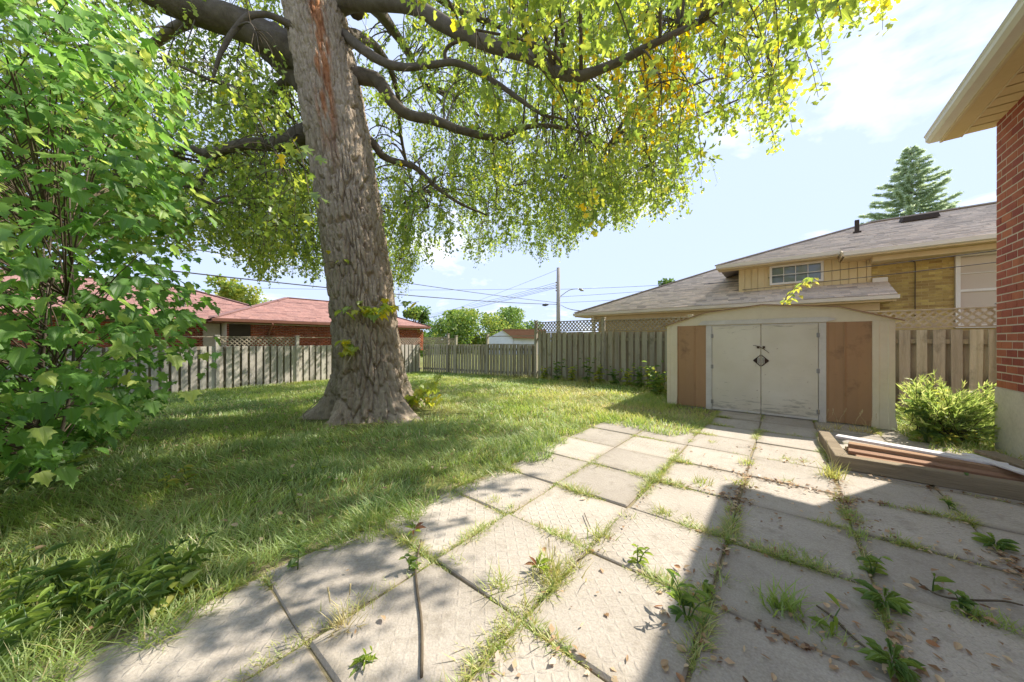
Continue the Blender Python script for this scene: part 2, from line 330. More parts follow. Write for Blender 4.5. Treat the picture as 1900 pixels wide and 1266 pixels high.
# patio slab: concrete with raised diamond-tread relief
def slab_mat():
    m, nt = newmat('tread_slab')
    t = node(nt, 'ShaderNodeTexCoord').outputs['Object']
    v = coords(nt)
    n1 = node(nt, 'ShaderNodeTexNoise', {'Vector': v, 'Scale': 3.0, 'Detail': 7.0, 'Roughness': 0.62}).outputs['Fac']
    c = ramp(nt, n1, [(0.3, rgb('9f968a')), (0.7, rgb('bdb4a8'))])
    n2 = node(nt, 'ShaderNodeTexNoise', {'Vector': v, 'Scale': 95.0, 'Detail': 3.0, 'Roughness': 0.7}).outputs['Fac']
    c = mixc(nt, 0.3, c, ramp(nt, n2, [(0.3, rgb('6d645a')), (0.7, rgb('cdc2b3'))]))
    n3 = node(nt, 'ShaderNodeTexNoise', {'Vector': v, 'Scale': 6.0, 'Detail': 6.0, 'Roughness': 0.7}).outputs['Fac']
    c = mixc(nt, math_n(nt, 'MULTIPLY', ramp(nt, n3, [(0.52, (0, 0, 0)), (0.70, (1, 1, 1))]), .6), c, rgb('7d7466'))
    eg = node(nt, 'ShaderNodeSeparateXYZ', {0: node(nt, 'ShaderNodeVectorMath', {0: t}, operation='ABSOLUTE').outputs[0]})
    ed = math_n(nt, 'MAXIMUM', math_n(nt, 'MULTIPLY', eg.outputs[0], 1.03), eg.outputs[1])
    ed = math_n(nt, 'ADD', ed, math_n(nt, 'MULTIPLY_ADD', n1, .16, -.08))
    c = mixc(nt, math_n(nt, 'MULTIPLY', ramp(nt, ed, [(.25, (0, 0, 0)), (.36, (1, 1, 1))]), .55), c, rgb('857b69'))
    oi = node(nt, 'ShaderNodeObjectInfo').outputs['Random']
    c = node(nt, 'ShaderNodeHueSaturation', {'Color': c, 'Value': math_n(nt, 'MULTIPLY_ADD', oi, .28, .85)}).outputs[0]
    cell = 0.047
    sp = node(nt, 'ShaderNodeSeparateXYZ', {0: node(nt, 'ShaderNodeVectorMath', {0: t, 1: (1 / cell, 1 / cell, 0)}, operation='MULTIPLY').outputs[0]})
    fx = math_n(nt, 'SUBTRACT', math_n(nt, 'FRACT', sp.outputs[0]), .5); fy = math_n(nt, 'SUBTRACT', math_n(nt, 'FRACT', sp.outputs[1]), .5)
    par = math_n(nt, 'MODULO', math_n(nt, 'ABSOLUTE', math_n(nt, 'ADD', math_n(nt, 'FLOOR', sp.outputs[0]), math_n(nt, 'FLOOR', sp.outputs[1]))), 2.0)
    sg = math_n(nt, 'MULTIPLY_ADD', par, 2.0, -1.0)
    a = math_n(nt, 'MULTIPLY', math_n(nt, 'ADD', fx, math_n(nt, 'MULTIPLY', fy, sg)), .7071)
    b = math_n(nt, 'MULTIPLY', math_n(nt, 'SUBTRACT', math_n(nt, 'MULTIPLY', fx, sg), fy), .7071)
    a2 = math_n(nt, 'POWER', math_n(nt, 'ABSOLUTE', math_n(nt, 'DIVIDE', a, .54)), 1.5)
    b2 = math_n(nt, 'POWER', math_n(nt, 'ABSOLUTE', math_n(nt, 'DIVIDE', b, .17)), 1.5)
    loz = math_n(nt, 'SUBTRACT', 1.0, math_n(nt, 'ADD', a2, b2), clamp=True)
    loz = math_n(nt, 'POWER', loz, .5)
    wear = ramp(nt, node(nt, 'ShaderNodeTexNoise', {'Vector': v, 'Scale': 2.2, 'Detail': 4.0}).outputs['Fac'], [(.38, (.08, .08, .08)), (.62, (1, 1, 1))])
    wear = math_n(nt, 'MULTIPLY', wear, ramp(nt, oi, [(.2, (.25, .25, .25)), (.7, (1, 1, 1))]))
    h = math_n(nt, 'ADD', math_n(nt, 'MULTIPLY', math_n(nt, 'MULTIPLY', loz, wear), .0042), math_n(nt, 'MULTIPLY', n2, .0022))
    h = math_n(nt, 'ADD', h, math_n(nt, 'MULTIPLY', n3, .004))
    bp = node(nt, 'ShaderNodeBump', {'Height': h, 'Strength': 1.0, 'Distance': 1.0}).outputs[0]
    p = node(nt, 'ShaderNodeBsdfPrincipled', {'Base Color': c, 'Roughness': .85, 'Specular IOR Level': .25, 'Normal': bp})
    node(nt, 'ShaderNodeOutputMaterial', {0: p.outputs[0]}); return m
K['slab'] = slab_mat()
def door_mat():
    m, nt = newmat('old_door_paint'); t = node(nt, 'ShaderNodeTexCoord').outputs['Object']
    n1 = node(nt, 'ShaderNodeTexNoise', {'Vector': t, 'Scale': 1.6, 'Detail': 5.0}).outputs['Fac']
    c = ramp(nt, n1, [(.3, rgb('d3cab4')), (.7, rgb('e3dbc8'))])
    sv = node(nt, 'ShaderNodeMapping', {'Vector': t, 'Scale': (1.6, 1.6, 9.0)}).outputs[0]
    s1 = node(nt, 'ShaderNodeTexNoise', {'Vector': sv, 'Scale': 2.0, 'Detail': 8.0, 'Roughness': .7, 'Distortion': .6}).outputs['Fac']
    z = node(nt, 'ShaderNodeSeparateXYZ', {0: t}).outputs[2]
    zw = ramp(nt, math_n(nt, 'DIVIDE', z, 1.6), [(0, (.22, .22, .22)), (.22, (.05, .05, .05)), (.5, (0, 0, 0)), (.9, (.02, .02, .02)), (1, (.14, .14, .14))])
    sc = ramp(nt, math_n(nt, 'ADD', s1, zw), [(.645, (0, 0, 0)), (.75, (1, 1, 1))])
    c = mixc(nt, math_n(nt, 'MULTIPLY', sc, .55), c, rgb('7d7465'))
    s2 = node(nt, 'ShaderNodeTexNoise', {'Vector': t, 'Scale': 22.0, 'Detail': 3.0}).outputs['Fac']
    c = mixc(nt, math_n(nt, 'MULTIPLY', ramp(nt, s2, [(.70, (0, 0, 0)), (.76, (1, 1, 1))]), .5), c, rgb('8a5f42'))
    bn = node(nt, 'ShaderNodeTexNoise', {'Vector': t, 'Scale': 3.2, 'Detail': 2.0}).outputs['Fac']
    bp = node(nt, 'ShaderNodeBump', {'Height': bn, 'Strength': .6, 'Distance': .03}).outputs[0]
    p = node(nt, 'ShaderNodeBsdfPrincipled', {'Base Color': c, 'Roughness': .5, 'Specular IOR Level': .35, 'Normal': bp})
    node(nt, 'ShaderNodeOutputMaterial', {0: p.outputs[0]}); return m
K['door'] = door_mat()
# ================================================================== ground
def gh(x, y=0.0):
    """lawn falls gently away to the left neighbour's fence"""
    t = np.clip((-np.asarray(x, float) - 4.0) / 10.0, 0, 1.3); return -0.24 * t ** 1.25
FENCE_Y, FENCE_X, WALL_X = 9.87, -14.0, 1.96
PX0, PY0, PW, PH = -2.25, 3.23, 0.655, 0.675          # patio grid
def ground():
    xs = np.concatenate([[-900, -300, -120, -60, -40], np.arange(-26, 3.01, .25), [6, 20, 60, 200, 900]])
    ys = np.concatenate([[-900, -200, -60, -20], np.arange(-8, 14.01, .25), [18, 30, 60, 120, 300, 900]])
    X, Y = np.meshgrid(xs, ys, indexing='ij')
    Z = gh(np.clip(X, -17, 50)) - .055 + .03 * (fbm(X * .6, Y * .6, 0, 3) - .5) - .02
    lawn_in = (X < -2.4) & (X > -15)
    Z = np.where(lawn_in, Z + .045 + .03 * (fbm(X * 1.1, Y * 1.1, 0, 9) - .5), Z)
    nx, ny = X.shape; idx = np.arange(nx * ny).reshape(nx, ny)
    q = np.stack([idx[:-1, :-1], idx[1:, :-1], idx[1:, 1:], idx[:-1, 1:]], -1).reshape(-1, 4)
    me = raw_mesh('lawn', np.stack([X, Y, Z], -1).reshape(-1, 3), q.ravel(), np.arange(len(q)) * 4, None, K['turf'], smooth=True)
    return tag(link('lawn', me), kind='structure')
ground()

def is_lawn(x, y):
    n = fbm(x * 1.7, y * 1.7, 0, 21) - .5
    edge = -2.16 + .42 * n + .34 * (fbm(x * 0 + 3.1, y * 5.5, 0, 23) - .5)
    main = x < edge
    # grass has crept over the slabs between the lawn and the shed
    tongue = (y > 4.95 + .35 * n) & (x < -1.0 + .55 * n - .18 * np.clip(y - 6.2, 0, 3)) & (y < 9.8)
    side = (x > 1.32 + .2 * n) & (y > 6.15 + .3 * n) & (x < 3.4) & (y < 9.75)
    behind = (y > 9.0) & (x < 1.4) & (y < 9.75)
    return (main | tongue | side | behind) & (y < FENCE_Y - .05) & (x > FENCE_X + .05)

# ------------------------------------------------------------------ patio slabs, each its own piece
patio = tag(link('patio', MB().box(-2.35, WALL_X - .002, -2.0, 7.5, -.13, -.013).mesh('patio', K['soil'])), kind='structure')
slab_var = []
for k in range(4):
    import bmesh
    me = MB().box(-PW / 2 + .0055, PW / 2 - .0055, -PH / 2 + .0055, PH / 2 - .0055, -.055, 0).mesh('slab', K['slab'], bevel=.006 + .002 * k)
    for vtx in me.vertices:
        vtx.co.x += .004 * math.sin(vtx.co.y * 40 + k * 2); vtx.co.y += .004 * math.sin(vtx.co.x * 37 + k)
    slab_var.append(me)
cols = [(PX0 + PW * i, PX0 + PW * (i + 1)) for i in range(6)]
for i in range(7):
    for j in range(-8, 6):
        x0 = PX0 + PW * i; y0 = PY0 + PH * j; cx, cy = x0 + PW / 2, y0 + PH / 2
        if cx < -1.1 and cy > 5.3: continue
        if i == 6 and cy > 6.6: continue
        sx = 1.0
        if i == 6: sx = (WALL_X - .012 - x0) / PW; cx = (x0 + WALL_X - .012) / 2
        o = link('slab', slab_var[(i * 3 + j * 5) % 4], patio, (cx + random.uniform(-.006, .006), cy + random.uniform(-.006, .006), random.uniform(-.007, .006)),
                 (random.gauss(0, .005), random.gauss(0, .005), random.gauss(0, .009)), (sx, 1, 1))

# ------------------------------------------------------------------ grass
BLADE_V = [(-.5, 0, 0), (.5, 0, 0), (-.42, .5, .10), (.42, .5, .10), (0, 1, .38)]
BLADE_F = [(0, 1, 3, 2), (2, 3, 4)]
def visible(P, m=160):
    u, v, z = project(P); return (z > .6) & (u > -m) & (u < 1900 + m) & (v < 1266 + 2 * m)
def grass_patch():
    parts = []
    for zmin, zmax, dens, wd in ((0.0, 2.6, 5200, .0042), (2.6, 4.5, 3300, .0055), (4.5, 8, 2000, .0085), (8, 17, 950, .014)):
        n = int(dens * 19 * 15); x = RNG.uniform(-14.2, 3.6, n); y = RNG.uniform(-3.2, 9.9, n)
        P = np.stack([x, y, gh(x)], -1); u, v, z = project(P)
        d = np.hypot(x, y)
        k = visible(P) & (d >= zmin) & (d < zmax) & is_lawn(x, y); rt = np.hypot(x + 5.92, y - 3.02); k &= (rt > .8) & (RNG.random(n) < sstep(.75, 1.5, rt + .9 * (fbm(x * 2.5, y * 2.5, 0, 93) - .5)) + .06)
        P = P[k]; x, y = P[:, 0], P[:, 1]
        clump = fbm(x * 2.1, y * 2.1, 0, 31); bare = fbm(x * .8, y * .8, 0, 41)
        keep = RNG.random(len(x)) < np.clip(.35 + 1.3 * (clump - .3) , .12, 1); P = P[keep]; clump = clump[keep]; bare = bare[keep]; x, y = P[:, 0], P[:, 1]
        n = len(P); ang = RNG.uniform(0, 2 * np.pi, n) + 3 * fbm(x * 1.3, y * 1.3, 0, 51)
        wind = 2 * np.pi * fbm(x * .9, y * .9, 0, 61) * 2
        lean = RNG.uniform(.15, 1.25, n)
        t = np.stack([np.cos(wind) * .5 + np.cos(ang) * .7, np.sin(wind) * .5 + np.sin(ang) * .7, 1.0 / (lean + .25)], -1)
        nn = np.stack([np.cos(ang), np.sin(ang), -RNG.uniform(.2, 1.0, n)], -1)
        L = RNG.uniform(.045, .105, n) * (.7 + .9 * clump); L *= np.where((x > -1.9) & (y > 4.8), 1.25, 1.0)
        L *= np.where(d_edge(x) < .25, 1.35, 1.0)
        tint = np.clip(.36 + .22 * RNG.standard_normal(n) * .6 + .85 * (bare - .47) + .16 * sstep(-8, -2, x) * sstep(2, 6, y), 0, 1)
        tint = np.where(RNG.random(n) < .06, .95, tint)
        parts.append((P + np.array([0, 0, -.012]), t, nn, np.stack([np.full(n, wd) * RNG.uniform(.7, 1.3, n), L, L], -1), tint))
    cat = [np.concatenate([p[i] for p in parts]) for i in range(5)]
    print('grass blades', len(cat[0]))
    me = leaf_mesh('grass', BLADE_V, BLADE_F, *cat[:4], K['grass'], cat[4])
    return tag(link('grass', me), 'uneven green and straw coloured lawn grass under the big maple', 'grass', kind='stuff')
def d_edge(x): return np.abs(x + 2.25)
grass_patch()

def joint_grass():
    xs, ys = [], []
    n = 60000
    for i in range(7):
        y = RNG.uniform(-1, 7.4, n // 8); x = PX0 + PW * i + RNG.normal(0, .016, len(y)); xs.append(x); ys.append(y)
    for j in range(-6, 7):
        x = RNG.uniform(-2.2, 1.9, n // 13); y = PY0 + PH * j + RNG.normal(0, .016, len(x)); xs.append(x); ys.append(y)
    x, y = np.concatenate(xs), np.concatenate(ys)
    m = fbm(x * 2.3, y * 2.3, 0, 71); k = (RNG.random(len(x)) < sstep(.48 - .06 * (x < -.9), .64 - .06 * (x < -.9), m)) & visible(np.stack([x, y, 0 * x], -1)) & ~((x < -1) & (y > 5.2))
    x, y, m = x[k], y[k], m[k]; n = len(x); print('joint blades', n)
    ang = RNG.uniform(0, 2 * np.pi, n)
    t = np.stack([np.cos(ang), np.sin(ang), RNG.uniform(.3, 1.6, n)], -1); nn = np.stack([np.cos(ang), np.sin(ang), -.6 + 0 * ang], -1)
    L = RNG.uniform(.018, .055, n) * (.5 + 1.5 * sstep(.52, .72, m))
    me = leaf_mesh('joint_grass', BLADE_V, BLADE_F, np.stack([x, y, -.012 + 0 * x], -1), t, nn, np.stack([RNG.uniform(.003, .006, n), L + .015, L], -1), K['grass'], np.clip(.58 + .22 * RNG.standard_normal(n), 0, 1))
    tag(link('joint_grass', me), 'fine yellow green grass and moss growing in the slab joints', 'grass', kind='stuff')
    # crumbly litter in the joints on the shaded side of the patio
    n = 34000; x = RNG.uniform(-.9, 1.9, n); y = RNG.uniform(.2, 5.0, n)
    gx = np.abs((x - PX0) / PW - np.round((x - PX0) / PW)) * PW; gy = np.abs((y - PY0) / PH - np.round((y - PY0) / PH)) * PH
    near = np.minimum(gx, gy); m = fbm(x * 1.9, y * 1.9, 0, 81)
    k = (RNG.random(n) < np.exp(-(near / .045) ** 2) * sstep(.42, .58, m) * np.where((x > -.42) & (y < 3.9), 1.0, .22) + .008) & visible(np.stack([x, y, 0 * x], -1)); x, y = x[k], y[k]; n = len(x)
    ang = RNG.uniform(0, 6.28, n); t = np.stack([np.cos(ang), np.sin(ang), RNG.normal(0, .2, n)], -1); nn = np.stack([RNG.normal(0, .4, n), RNG.normal(0, .4, n), np.ones(n)], -1)
    me = leaf_mesh('litter', [(0, 0, 0), (.3, .35, .14), (0, 1, .05), (-.3, .4, .16)], [(0, 1, 2, 3)], np.stack([x, y, RNG.uniform(.004, .02, n)], -1), t, nn, RNG.uniform(.014, .046, n), K['dry'], RNG.random(n))
    tag(link('litter', me), 'brown and bleached scraps of dry leaf along the joints', 'litter', kind='stuff')
joint_grass()

# ================================================================== fences
def board_mesh(w, h, t, mat, k=0):
    m = MB(); c = .012 if k % 2 else 0.0
    return m.box(-w / 2, w / 2, -t / 2, t / 2, 0, h).mesh('board', mat, bevel=.004)
def lattice_panel(a0, a1, z0, z1, fixed, axis, mat, parent, pitch=.125, w=.034, t=.009):
    """diagonal strips clipped to the panel; the strips of one panel are joined (a few pixels wide each)"""
    m = MB()
    for s, off in ((1, 0), (-1, t)):
        L = a1 - a0; H = z1 - z0
        c = -H if s > 0 else 0.0
        while c < L + H:
            if s > 0: p0 = (max(c, 0), max(-c, 0)); p1 = (min(c + H, L), min(H, L - c))
            else: p0 = (min(c, L), max(c - L, 0)); p1 = (max(c - H, 0), min(H, c))
            if s < 0: p0 = (min(c, L), max(0, c - L)); p1 = (max(c - H, 0), c - max(c - H, 0))
            if abs(p1[0] - p0[0]) > .03 and 0 <= p0[1] <= H and 0 <= p1[1] <= H + 1e-6:
                if axis == 'x':
                    m.bar((a0 + p0[0], fixed + off, z0 + p0[1]), (a0 + p1[0], fixed + off, z0 + p1[1]), t, w, (s * -1, 0, 1))
                else:
                    m.bar((fixed + off, a0 + p0[0], z0 + p0[1]), (fixed + off, a0 + p1[0], z0 + p1[1]), t, w, (0, s * -1, 1))
            c += pitch
    o = m.build('lattice_panel', mat, parent); o['kind'] = 'stuff'; return o
def fence_run(root, axis, fixed, a0, a1, zb, zt, face, mat, back, pitch, w, rails=True, seed=0, gap_back=True):
    """boards on the near side, boards filling the gaps on the far side, three rails between; face = sign towards the yard"""
    rnd = random.Random(seed); T = .018
    fm = [board_mesh(w + d, 1.0, T, mat, i) for i, d in enumerate((0, -.008, .006))]
    bm_ = [board_mesh(w + .01, 1.0, T, back, i) for i in range(2)]
    n = int((a1 - a0) / pitch)
    for i in range(n):
        a = a0 + pitch * (i + .5)
        for kind in ((0, 1) if gap_back else (0,)):
            aa = a + kind * pitch / 2 + rnd.uniform(-.006, .006); off = face * (.032 if kind == 0 else -.032)
            if aa > a1 - w / 2: continue
            base = zb(aa) - .02; top = zt(aa) + rnd.uniform(-.012, .012)
            loc = (aa, fixed + off, base) if axis == 'x' else (fixed + off, aa, base)
            rz = (0 if axis == 'x' else math.pi / 2) + rnd.gauss(0, .012)
            link('board', (fm if kind == 0 else bm_)[rnd.randrange(3 if kind == 0 else 2)], root, loc, (rnd.gauss(0, .004), rnd.gauss(0, .004), rz), (1, 1, top - base))
    for fr in (.14, .86):
        z0 = zb(a0) + fr * (zt(a0) - zb(a0)); z1 = zb(a1) + fr * (zt(a1) - zb(a1)); m = MB()
        if axis == 'x': m.bar((a0, fixed, z0), (a1, fixed, z1), .038, .085)
        else: m.bar((fixed, a0, z0), (fixed, a1, z1), .038, .085)
        m.build('rail', back, root)
def post(root, axis, fixed, a, zb, zt, mat, s=.09, face=-1, cap=True):
    x, y = (a, fixed + face * .05) if axis == 'x' else (fixed + face * .05, a)
    m = MB().box(x - s / 2, x + s / 2, y - s / 2, y + s / 2, zb - .05, zt)
    if cap: m.box(x - s / 2 - .015, x + s / 2 + .015, y - s / 2 - .015, y + s / 2 + .015, zt + .001, zt + .025)
    return m.build('post', mat, root)

XA = x_at(996, FENCE_Y); XB = x_at(1121, FENCE_Y); XC = x_at(1236, FENCE_Y)
zbk = lambda a: float(gh(a)) - .02
tall = thing('tall_fence', 'tall weathered grey board fence topped with lattice, behind the shed', 'fence', (0, 0, 0))
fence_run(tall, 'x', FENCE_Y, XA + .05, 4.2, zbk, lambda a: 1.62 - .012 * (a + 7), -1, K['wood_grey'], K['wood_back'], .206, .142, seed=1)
for a, top in ((XA, 2.02), (XB, 2.02), (XB + 2.45, 1.98), (XB + 4.9, 1.96), (XB + 7.3, 1.94)): post(tall, 'x', FENCE_Y, a, zbk(a), top, K['wood_grey'])
for p0, p1 in ((XA, XB), (XB, XB + 2.45), (XB + 2.45, XB + 4.9), (XB + 4.9, XB + 7.3)):
    lattice_panel(p0 + .06, p1 - .06, 1.655 - .01 * (p0 + 7), 1.955 - .01 * (p0 + 7), FENCE_Y - .03, 'x', K['lattice'], tall)
    for z in (1.64, 1.97): MB().bar((p0 + .05, FENCE_Y - .03, z - .01 * (p0 + 7)), (p1 - .05, FENCE_Y - .03, z - .01 * (p0 + 7)), .05, .028).build('lattice_rail', K['lattice'], tall)

low = thing('low_fence', 'low dark board fence running from the yard corner to the tall fence', 'fence')
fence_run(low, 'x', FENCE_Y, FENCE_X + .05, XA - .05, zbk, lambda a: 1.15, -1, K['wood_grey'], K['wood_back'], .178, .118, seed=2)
X1, X2, X3 = x_at(833, FENCE_Y), x_at(848, FENCE_Y), x_at(906, FENCE_Y)
for a, top in ((X1, 1.62), (X2, 1.52), (X3, 1.56)): post(low, 'x', FENCE_Y, a, zbk(a), top, K['wood_grey'])
lattice_panel(FENCE_X + .1, X1 - .06, 1.17, 1.46, FENCE_Y - .03, 'x', K['lattice'], low)
lattice_panel(X1 + .06, X2 - .05, 1.17, 1.40, FENCE_Y - .03, 'x', K['lattice'], low)
for p0, p1, z in ((FENCE_X + .1, X1, 1.475), (X1, X2, 1.415), (X3, XA, 1.49), (X3, XA, 1.17)):
    MB().bar((p0 + .04, FENCE_Y - .03, z), (p1 - .04, FENCE_Y - .03, z), .05, .03).build('rail', K['lattice'], low)

left = thing('side_fence', 'sunlit pale board fence in front of the red roofed house', 'fence')
zlf = lambda a: float(gh(FENCE_X)) - .02
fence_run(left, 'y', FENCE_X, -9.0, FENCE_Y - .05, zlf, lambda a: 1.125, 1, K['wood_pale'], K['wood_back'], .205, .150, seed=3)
Y1, Y2 = y_at(403, FENCE_X), y_at(551, FENCE_X)
for a in (Y1, Y2, Y2 + 2.4, Y1 - 2.5, Y1 - 5): post(left, 'y', FENCE_X, a, zlf(a), 1.47, K['wood_pale'], face=1)
for p0, p1 in ((Y1, Y2), (Y2 + 2.4, FENCE_Y - .1)): lattice_panel(p0 + .06, p1 - .06, 1.15, 1.41, FENCE_X + .03, 'y', K['lattice'], left)
for p0, p1 in ((Y1 - 5, Y1 - 2.5), (Y1 - 2.5, Y1), (Y1, Y2), (Y2, Y2 + 2.4), (Y2 + 2.4, FENCE_Y - .1)):
    MB().bar((FENCE_X + .03, p0 + .05, 1.435), (FENCE_X + .03, p1 - .05, 1.435), .05, .03).build('rail', K['lattice'], left)

# ================================================================== shed
SY = 7.25
shed = thing('garden_shed', 'beige and brown metal garden shed with worn double doors', 'shed', (0, 0, 0))
sx = lambda px: x_at(px, SY)
xl0, xl1, xs1, xj0, xd0, xm, xd1, xj1, xs2, xr0, xr1 = [sx(p) for p in (1238, 1257, 1287.6, 1310, 1321.5, 1412, 1518, 1533, 1566, 1618, 1661)]
WH, DEP = 1.60, 2.25
def wall_panel(a, b):
    m = MB(); n = 5; pts = []
    prof = [(a + .001, 0), (a + .012, -.012), (a + .03, -.012), (a + .042, 0)]
    w = b - a - .001
    prof = [(a + .001, -.013), (a + .016, -.013), (a + .024, 0), (a + w * .5 - .006, 0), (a + w * .5, -.0015), (a + w * .5 + .006, 0), (b - .001, 0)]
    poly = [(x, SY + d, .02) for x, d in prof] + [(b - .001, SY + .02, .02), (a + .001, SY + .02, .02)]
    return m.prism(poly, (0, 0, WH - .022)).build('wall_panel', K['brown_metal'], shed)
for a, b in ((xl1, xs1), (xs1, xj0), (xj1, xs2), (xs2, xr0)): wall_panel(a, b)
def corner_trim(a, b, flare):
    m = MB(); rows = [(0.0, flare), (.08, flare * .8), (.2, 0), (WH - .002, 0)]
    prof = [(a, .02), (a, -.018), (a + (b - a) * .3, -.022), (a + (b - a) * .33, -.016), (a + (b - a) * .68, -.016), (a + (b - a) * .71, -.022), (b - .001, -.018), (b - .001, .02)]
    vs_ = []
    for z, f in rows:
        for i, (x, d) in enumerate(prof): vs_.append((x + f * ((x - a) / (b - a) - .3), SY + d - abs(f) * .3, z))
    k = len(prof); fs = [tuple(range(k))[::-1], tuple(range(3 * k, 4 * k))]
    for r in range(3): fs += [(r * k + i, r * k + (i + 1) % k, (r + 1) * k + (i + 1) % k, (r + 1) * k + i) for i in range(k)]
    return m.add(vs_, fs).build('corner_trim', K['cream'], shed)
corner_trim(xl0, xl1, -.012); corner_trim(xr0 + .001, xr1, .03)
box('door_jamb', K['white_trim'], shed, xj0 + .001, xd0 - .006, SY - .014, SY + .02, .0, WH - .002)
box('door_jamb', K['white_trim'], shed, xd1 + .006, xj1 - .001, SY - .014, SY + .02, .0, WH - .002)
def door(a, b, side):
    d = MB().box(a, b, SY - .008, SY + .012, .012, WH - .004).build('door', K['door'], shed, bevel=.003)
    # raised hem round the sheet
    MB().box(a + .004, b - .004, SY - .013, SY - .0085, .02, .05).build('door_hem', K['white_trim'], d)
    MB().box(a + .004, b - .004, SY - .012, SY - .0085, WH - .03, WH - .008).build('door_hem', K['white_trim'], d)
    e = a if side < 0 else b
    for z in (.12, .78, 1.36):
        m = MB().box(e - .02, e + .02, SY - .02, SY - .0145, z, z + .07); m.box(e - .006, e + .006, SY - .028, SY - .0205, z - .004, z + .074)
        m.build('hinge', K['grey_metal'], d)
    s = -side; ex = b if side < 0 else a
    # half of the diamond shaped handle plate: rim, dark fields and a pull
    z0 = .955; hw, hh = .10, .095; o_ = ex + side * .004
    t = SY - .0085
    rim = MB()
    for sg in (1, -1):
        rim.bar((o_, t - .004, z0 + sg * hh), (o_ + side * hw, t - .004, z0), .009, .014, (side, 0, sg))
    rim.build('handle_rim', K['iron'], d)
    MB().prism([(o_ + side * hw * .42, t - .001, z0 - hh * .5), (o_ + side * hw * .92, t - .001, z0), (o_ + side * hw * .42, t - .001, z0 + hh * .5)], (0, -.003, 0)).build('handle_plate', K['iron'], d)
    MB().box(min(o_ + side * .012, o_ + side * .03), max(o_ + side * .012, o_ + side * .03), t - .022, t - .001, z0 - .05, z0 + .05).build('handle_pull', K['grey_metal'], d, bevel=.003)
    MB().box(min(o_ + side * .015, o_ + side * .05), max(o_ + side * .015, o_ + side * .05), t - .012, t - .001, z0 + .215, z0 + .255).build('hasp', K['iron'], d)
door(xd0, xm - .004, -1); door(xm + .004, xd1, 1)
tie = tag(tube_obj('tie_stick', [(xm - .11, SY - .055, 1.225), (xm - .04, SY - .05, 1.205), (xm + .02, SY - .045, 1.175), (xm + .07, SY - .05, 1.135), (xm + .115, SY - .055, 1.09)], [.004, .007, .007, .006, .004], K['twig'], n=14, sides=6), 'short bent stick pushed through the hasp of the shed doors', 'stick')
xc = (xl0 + xr1) / 2
gam = [(xl0 - .03, WH), (-1.157, 1.83), (xc, 1.925), (.654, 1.83), (xr1 + .03, WH)]
MB().prism([(x, SY - .005, z - .001) for x, z in gam], (0, .02, 0)).build('gable_panel', K['cream'], shed)
m = MB(); m.prism([(xj0 - .14, SY - .03, WH + .005), (xj1 + .0, SY - .03, WH + .005), (xj1 + .12, SY - .03, WH + .045), (xj1, SY - .03, WH + .085), (xj0 - .06, SY - .03, WH + .085)], (0, .024, 0)); m.build('door_header', K['white_trim'], shed)
box('gable_seam', K['cream'], shed, xm - .006, xm + .002, SY - .0085, SY - .0055, WH + .09, 1.90)
for i in range(4):
    (x0, z0), (x1, z1) = gam[i], gam[i + 1]; L = math.hypot(x1 - x0, z1 - z0); nx, nz = -(z1 - z0) / L, (x1 - x0) / L
    ex0 = .05 if i == 0 else 0; ex1 = .05 if i == 3 else 0
    ax, az = x0 - ex0 * (x1 - x0) / L, z0 - ex0 * (z1 - z0) / L; bx_, bz = x1 + ex1 * (x1 - x0) / L, z1 + ex1 * (z1 - z0) / L
    MB().prism([(ax, SY - .06, az + .001), (bx_, SY - .06, bz + .001), (bx_ + nx * .012, SY - .06, bz + nz * .012), (ax + nx * .012, SY - .06, az + nz * .012)], (0, DEP + .1, 0)).build('roof_panel', K['cream'], shed)
    MB().prism([(ax, SY - .066, az + .001), (bx_, SY - .066, bz + .001), (bx_ + nx * .018, SY - .066, bz + nz * .018), (ax + nx * .018, SY - .066, az + nz * .018)], (0, .005, 0)).build('roof_edge', K['brown_edge'], shed)
for x in (xl0 + .005, xr1 - .02): box('side_wall', K['cream'], shed, x, x + .015, SY + .021, SY + DEP - .021, .01, WH - .002)
box('back_wall', K['cream'], shed, xl0 + .02, xr1 - .02, SY + DEP - .02, SY + DEP, .01, WH - .002)
MB().box(xl0 + .01, xr1 - .01, SY - .004, SY + DEP - .01, -.05, .009).build('base', K['grey_metal'], shed)

# ================================================================== loose timber by the house
def beam(name, a, b, w, h, mat, label, cat, group=None):
    a, b = np.asarray(a, float), np.asarray(b, float); o = MB().bar(a - a, b - a, w, h).build(name, mat, bevel=.006); o.location = tuple(a)
    return tag(o, label, cat, group)
beam('timber_beam', (.40, 4.74, .068), (2.75, 4.74, .068), .11, .13, K['timber'], 'long squared timber edging on the slabs, front rail of the lumber frame', 'timber')
beam('timber_beam', (.455, 4.80, .066), (.40, 5.86, .066), .11, .13, K['timber'], 'short squared timber closing the end of the lumber frame by the shed', 'timber')
beam('wood_plank', (.50, 5.70, .125), (1.63, 5.36, .125), .13, .028, K['plank_white'], 'white painted plank laid over the end of the lumber pile', 'plank')
for i, (a, b, z, w, h, lab) in enumerate((
        ((.58, 5.47), (1.75, 5.29), .055, .13, .11, 'thick brown beam lying under the white painted plank'),
        ((.56, 5.30), (1.72, 5.17), .05, .14, .04, 'reddish brown plank lying along the thick brown beam'),
        ((.60, 5.13), (1.80, 5.03), .03, .12, .04, 'low brown plank in the middle of the lumber frame'),
        ((.52, 4.96), (1.85, 4.90), .04, .13, .045, 'brown plank lying against the long squared timber'),
        )):
    beam('wood_plank', (*a, z + .005), (*b, z + .005), w, h, K['plank_brown'], lab, 'plank')
beam('wood_plank', (.56, 5.56, .02), (1.5, 5.45, .02), .1, .03, K['plank_brown'], 'thin brown plank on the slabs beneath the white plank', 'plank')
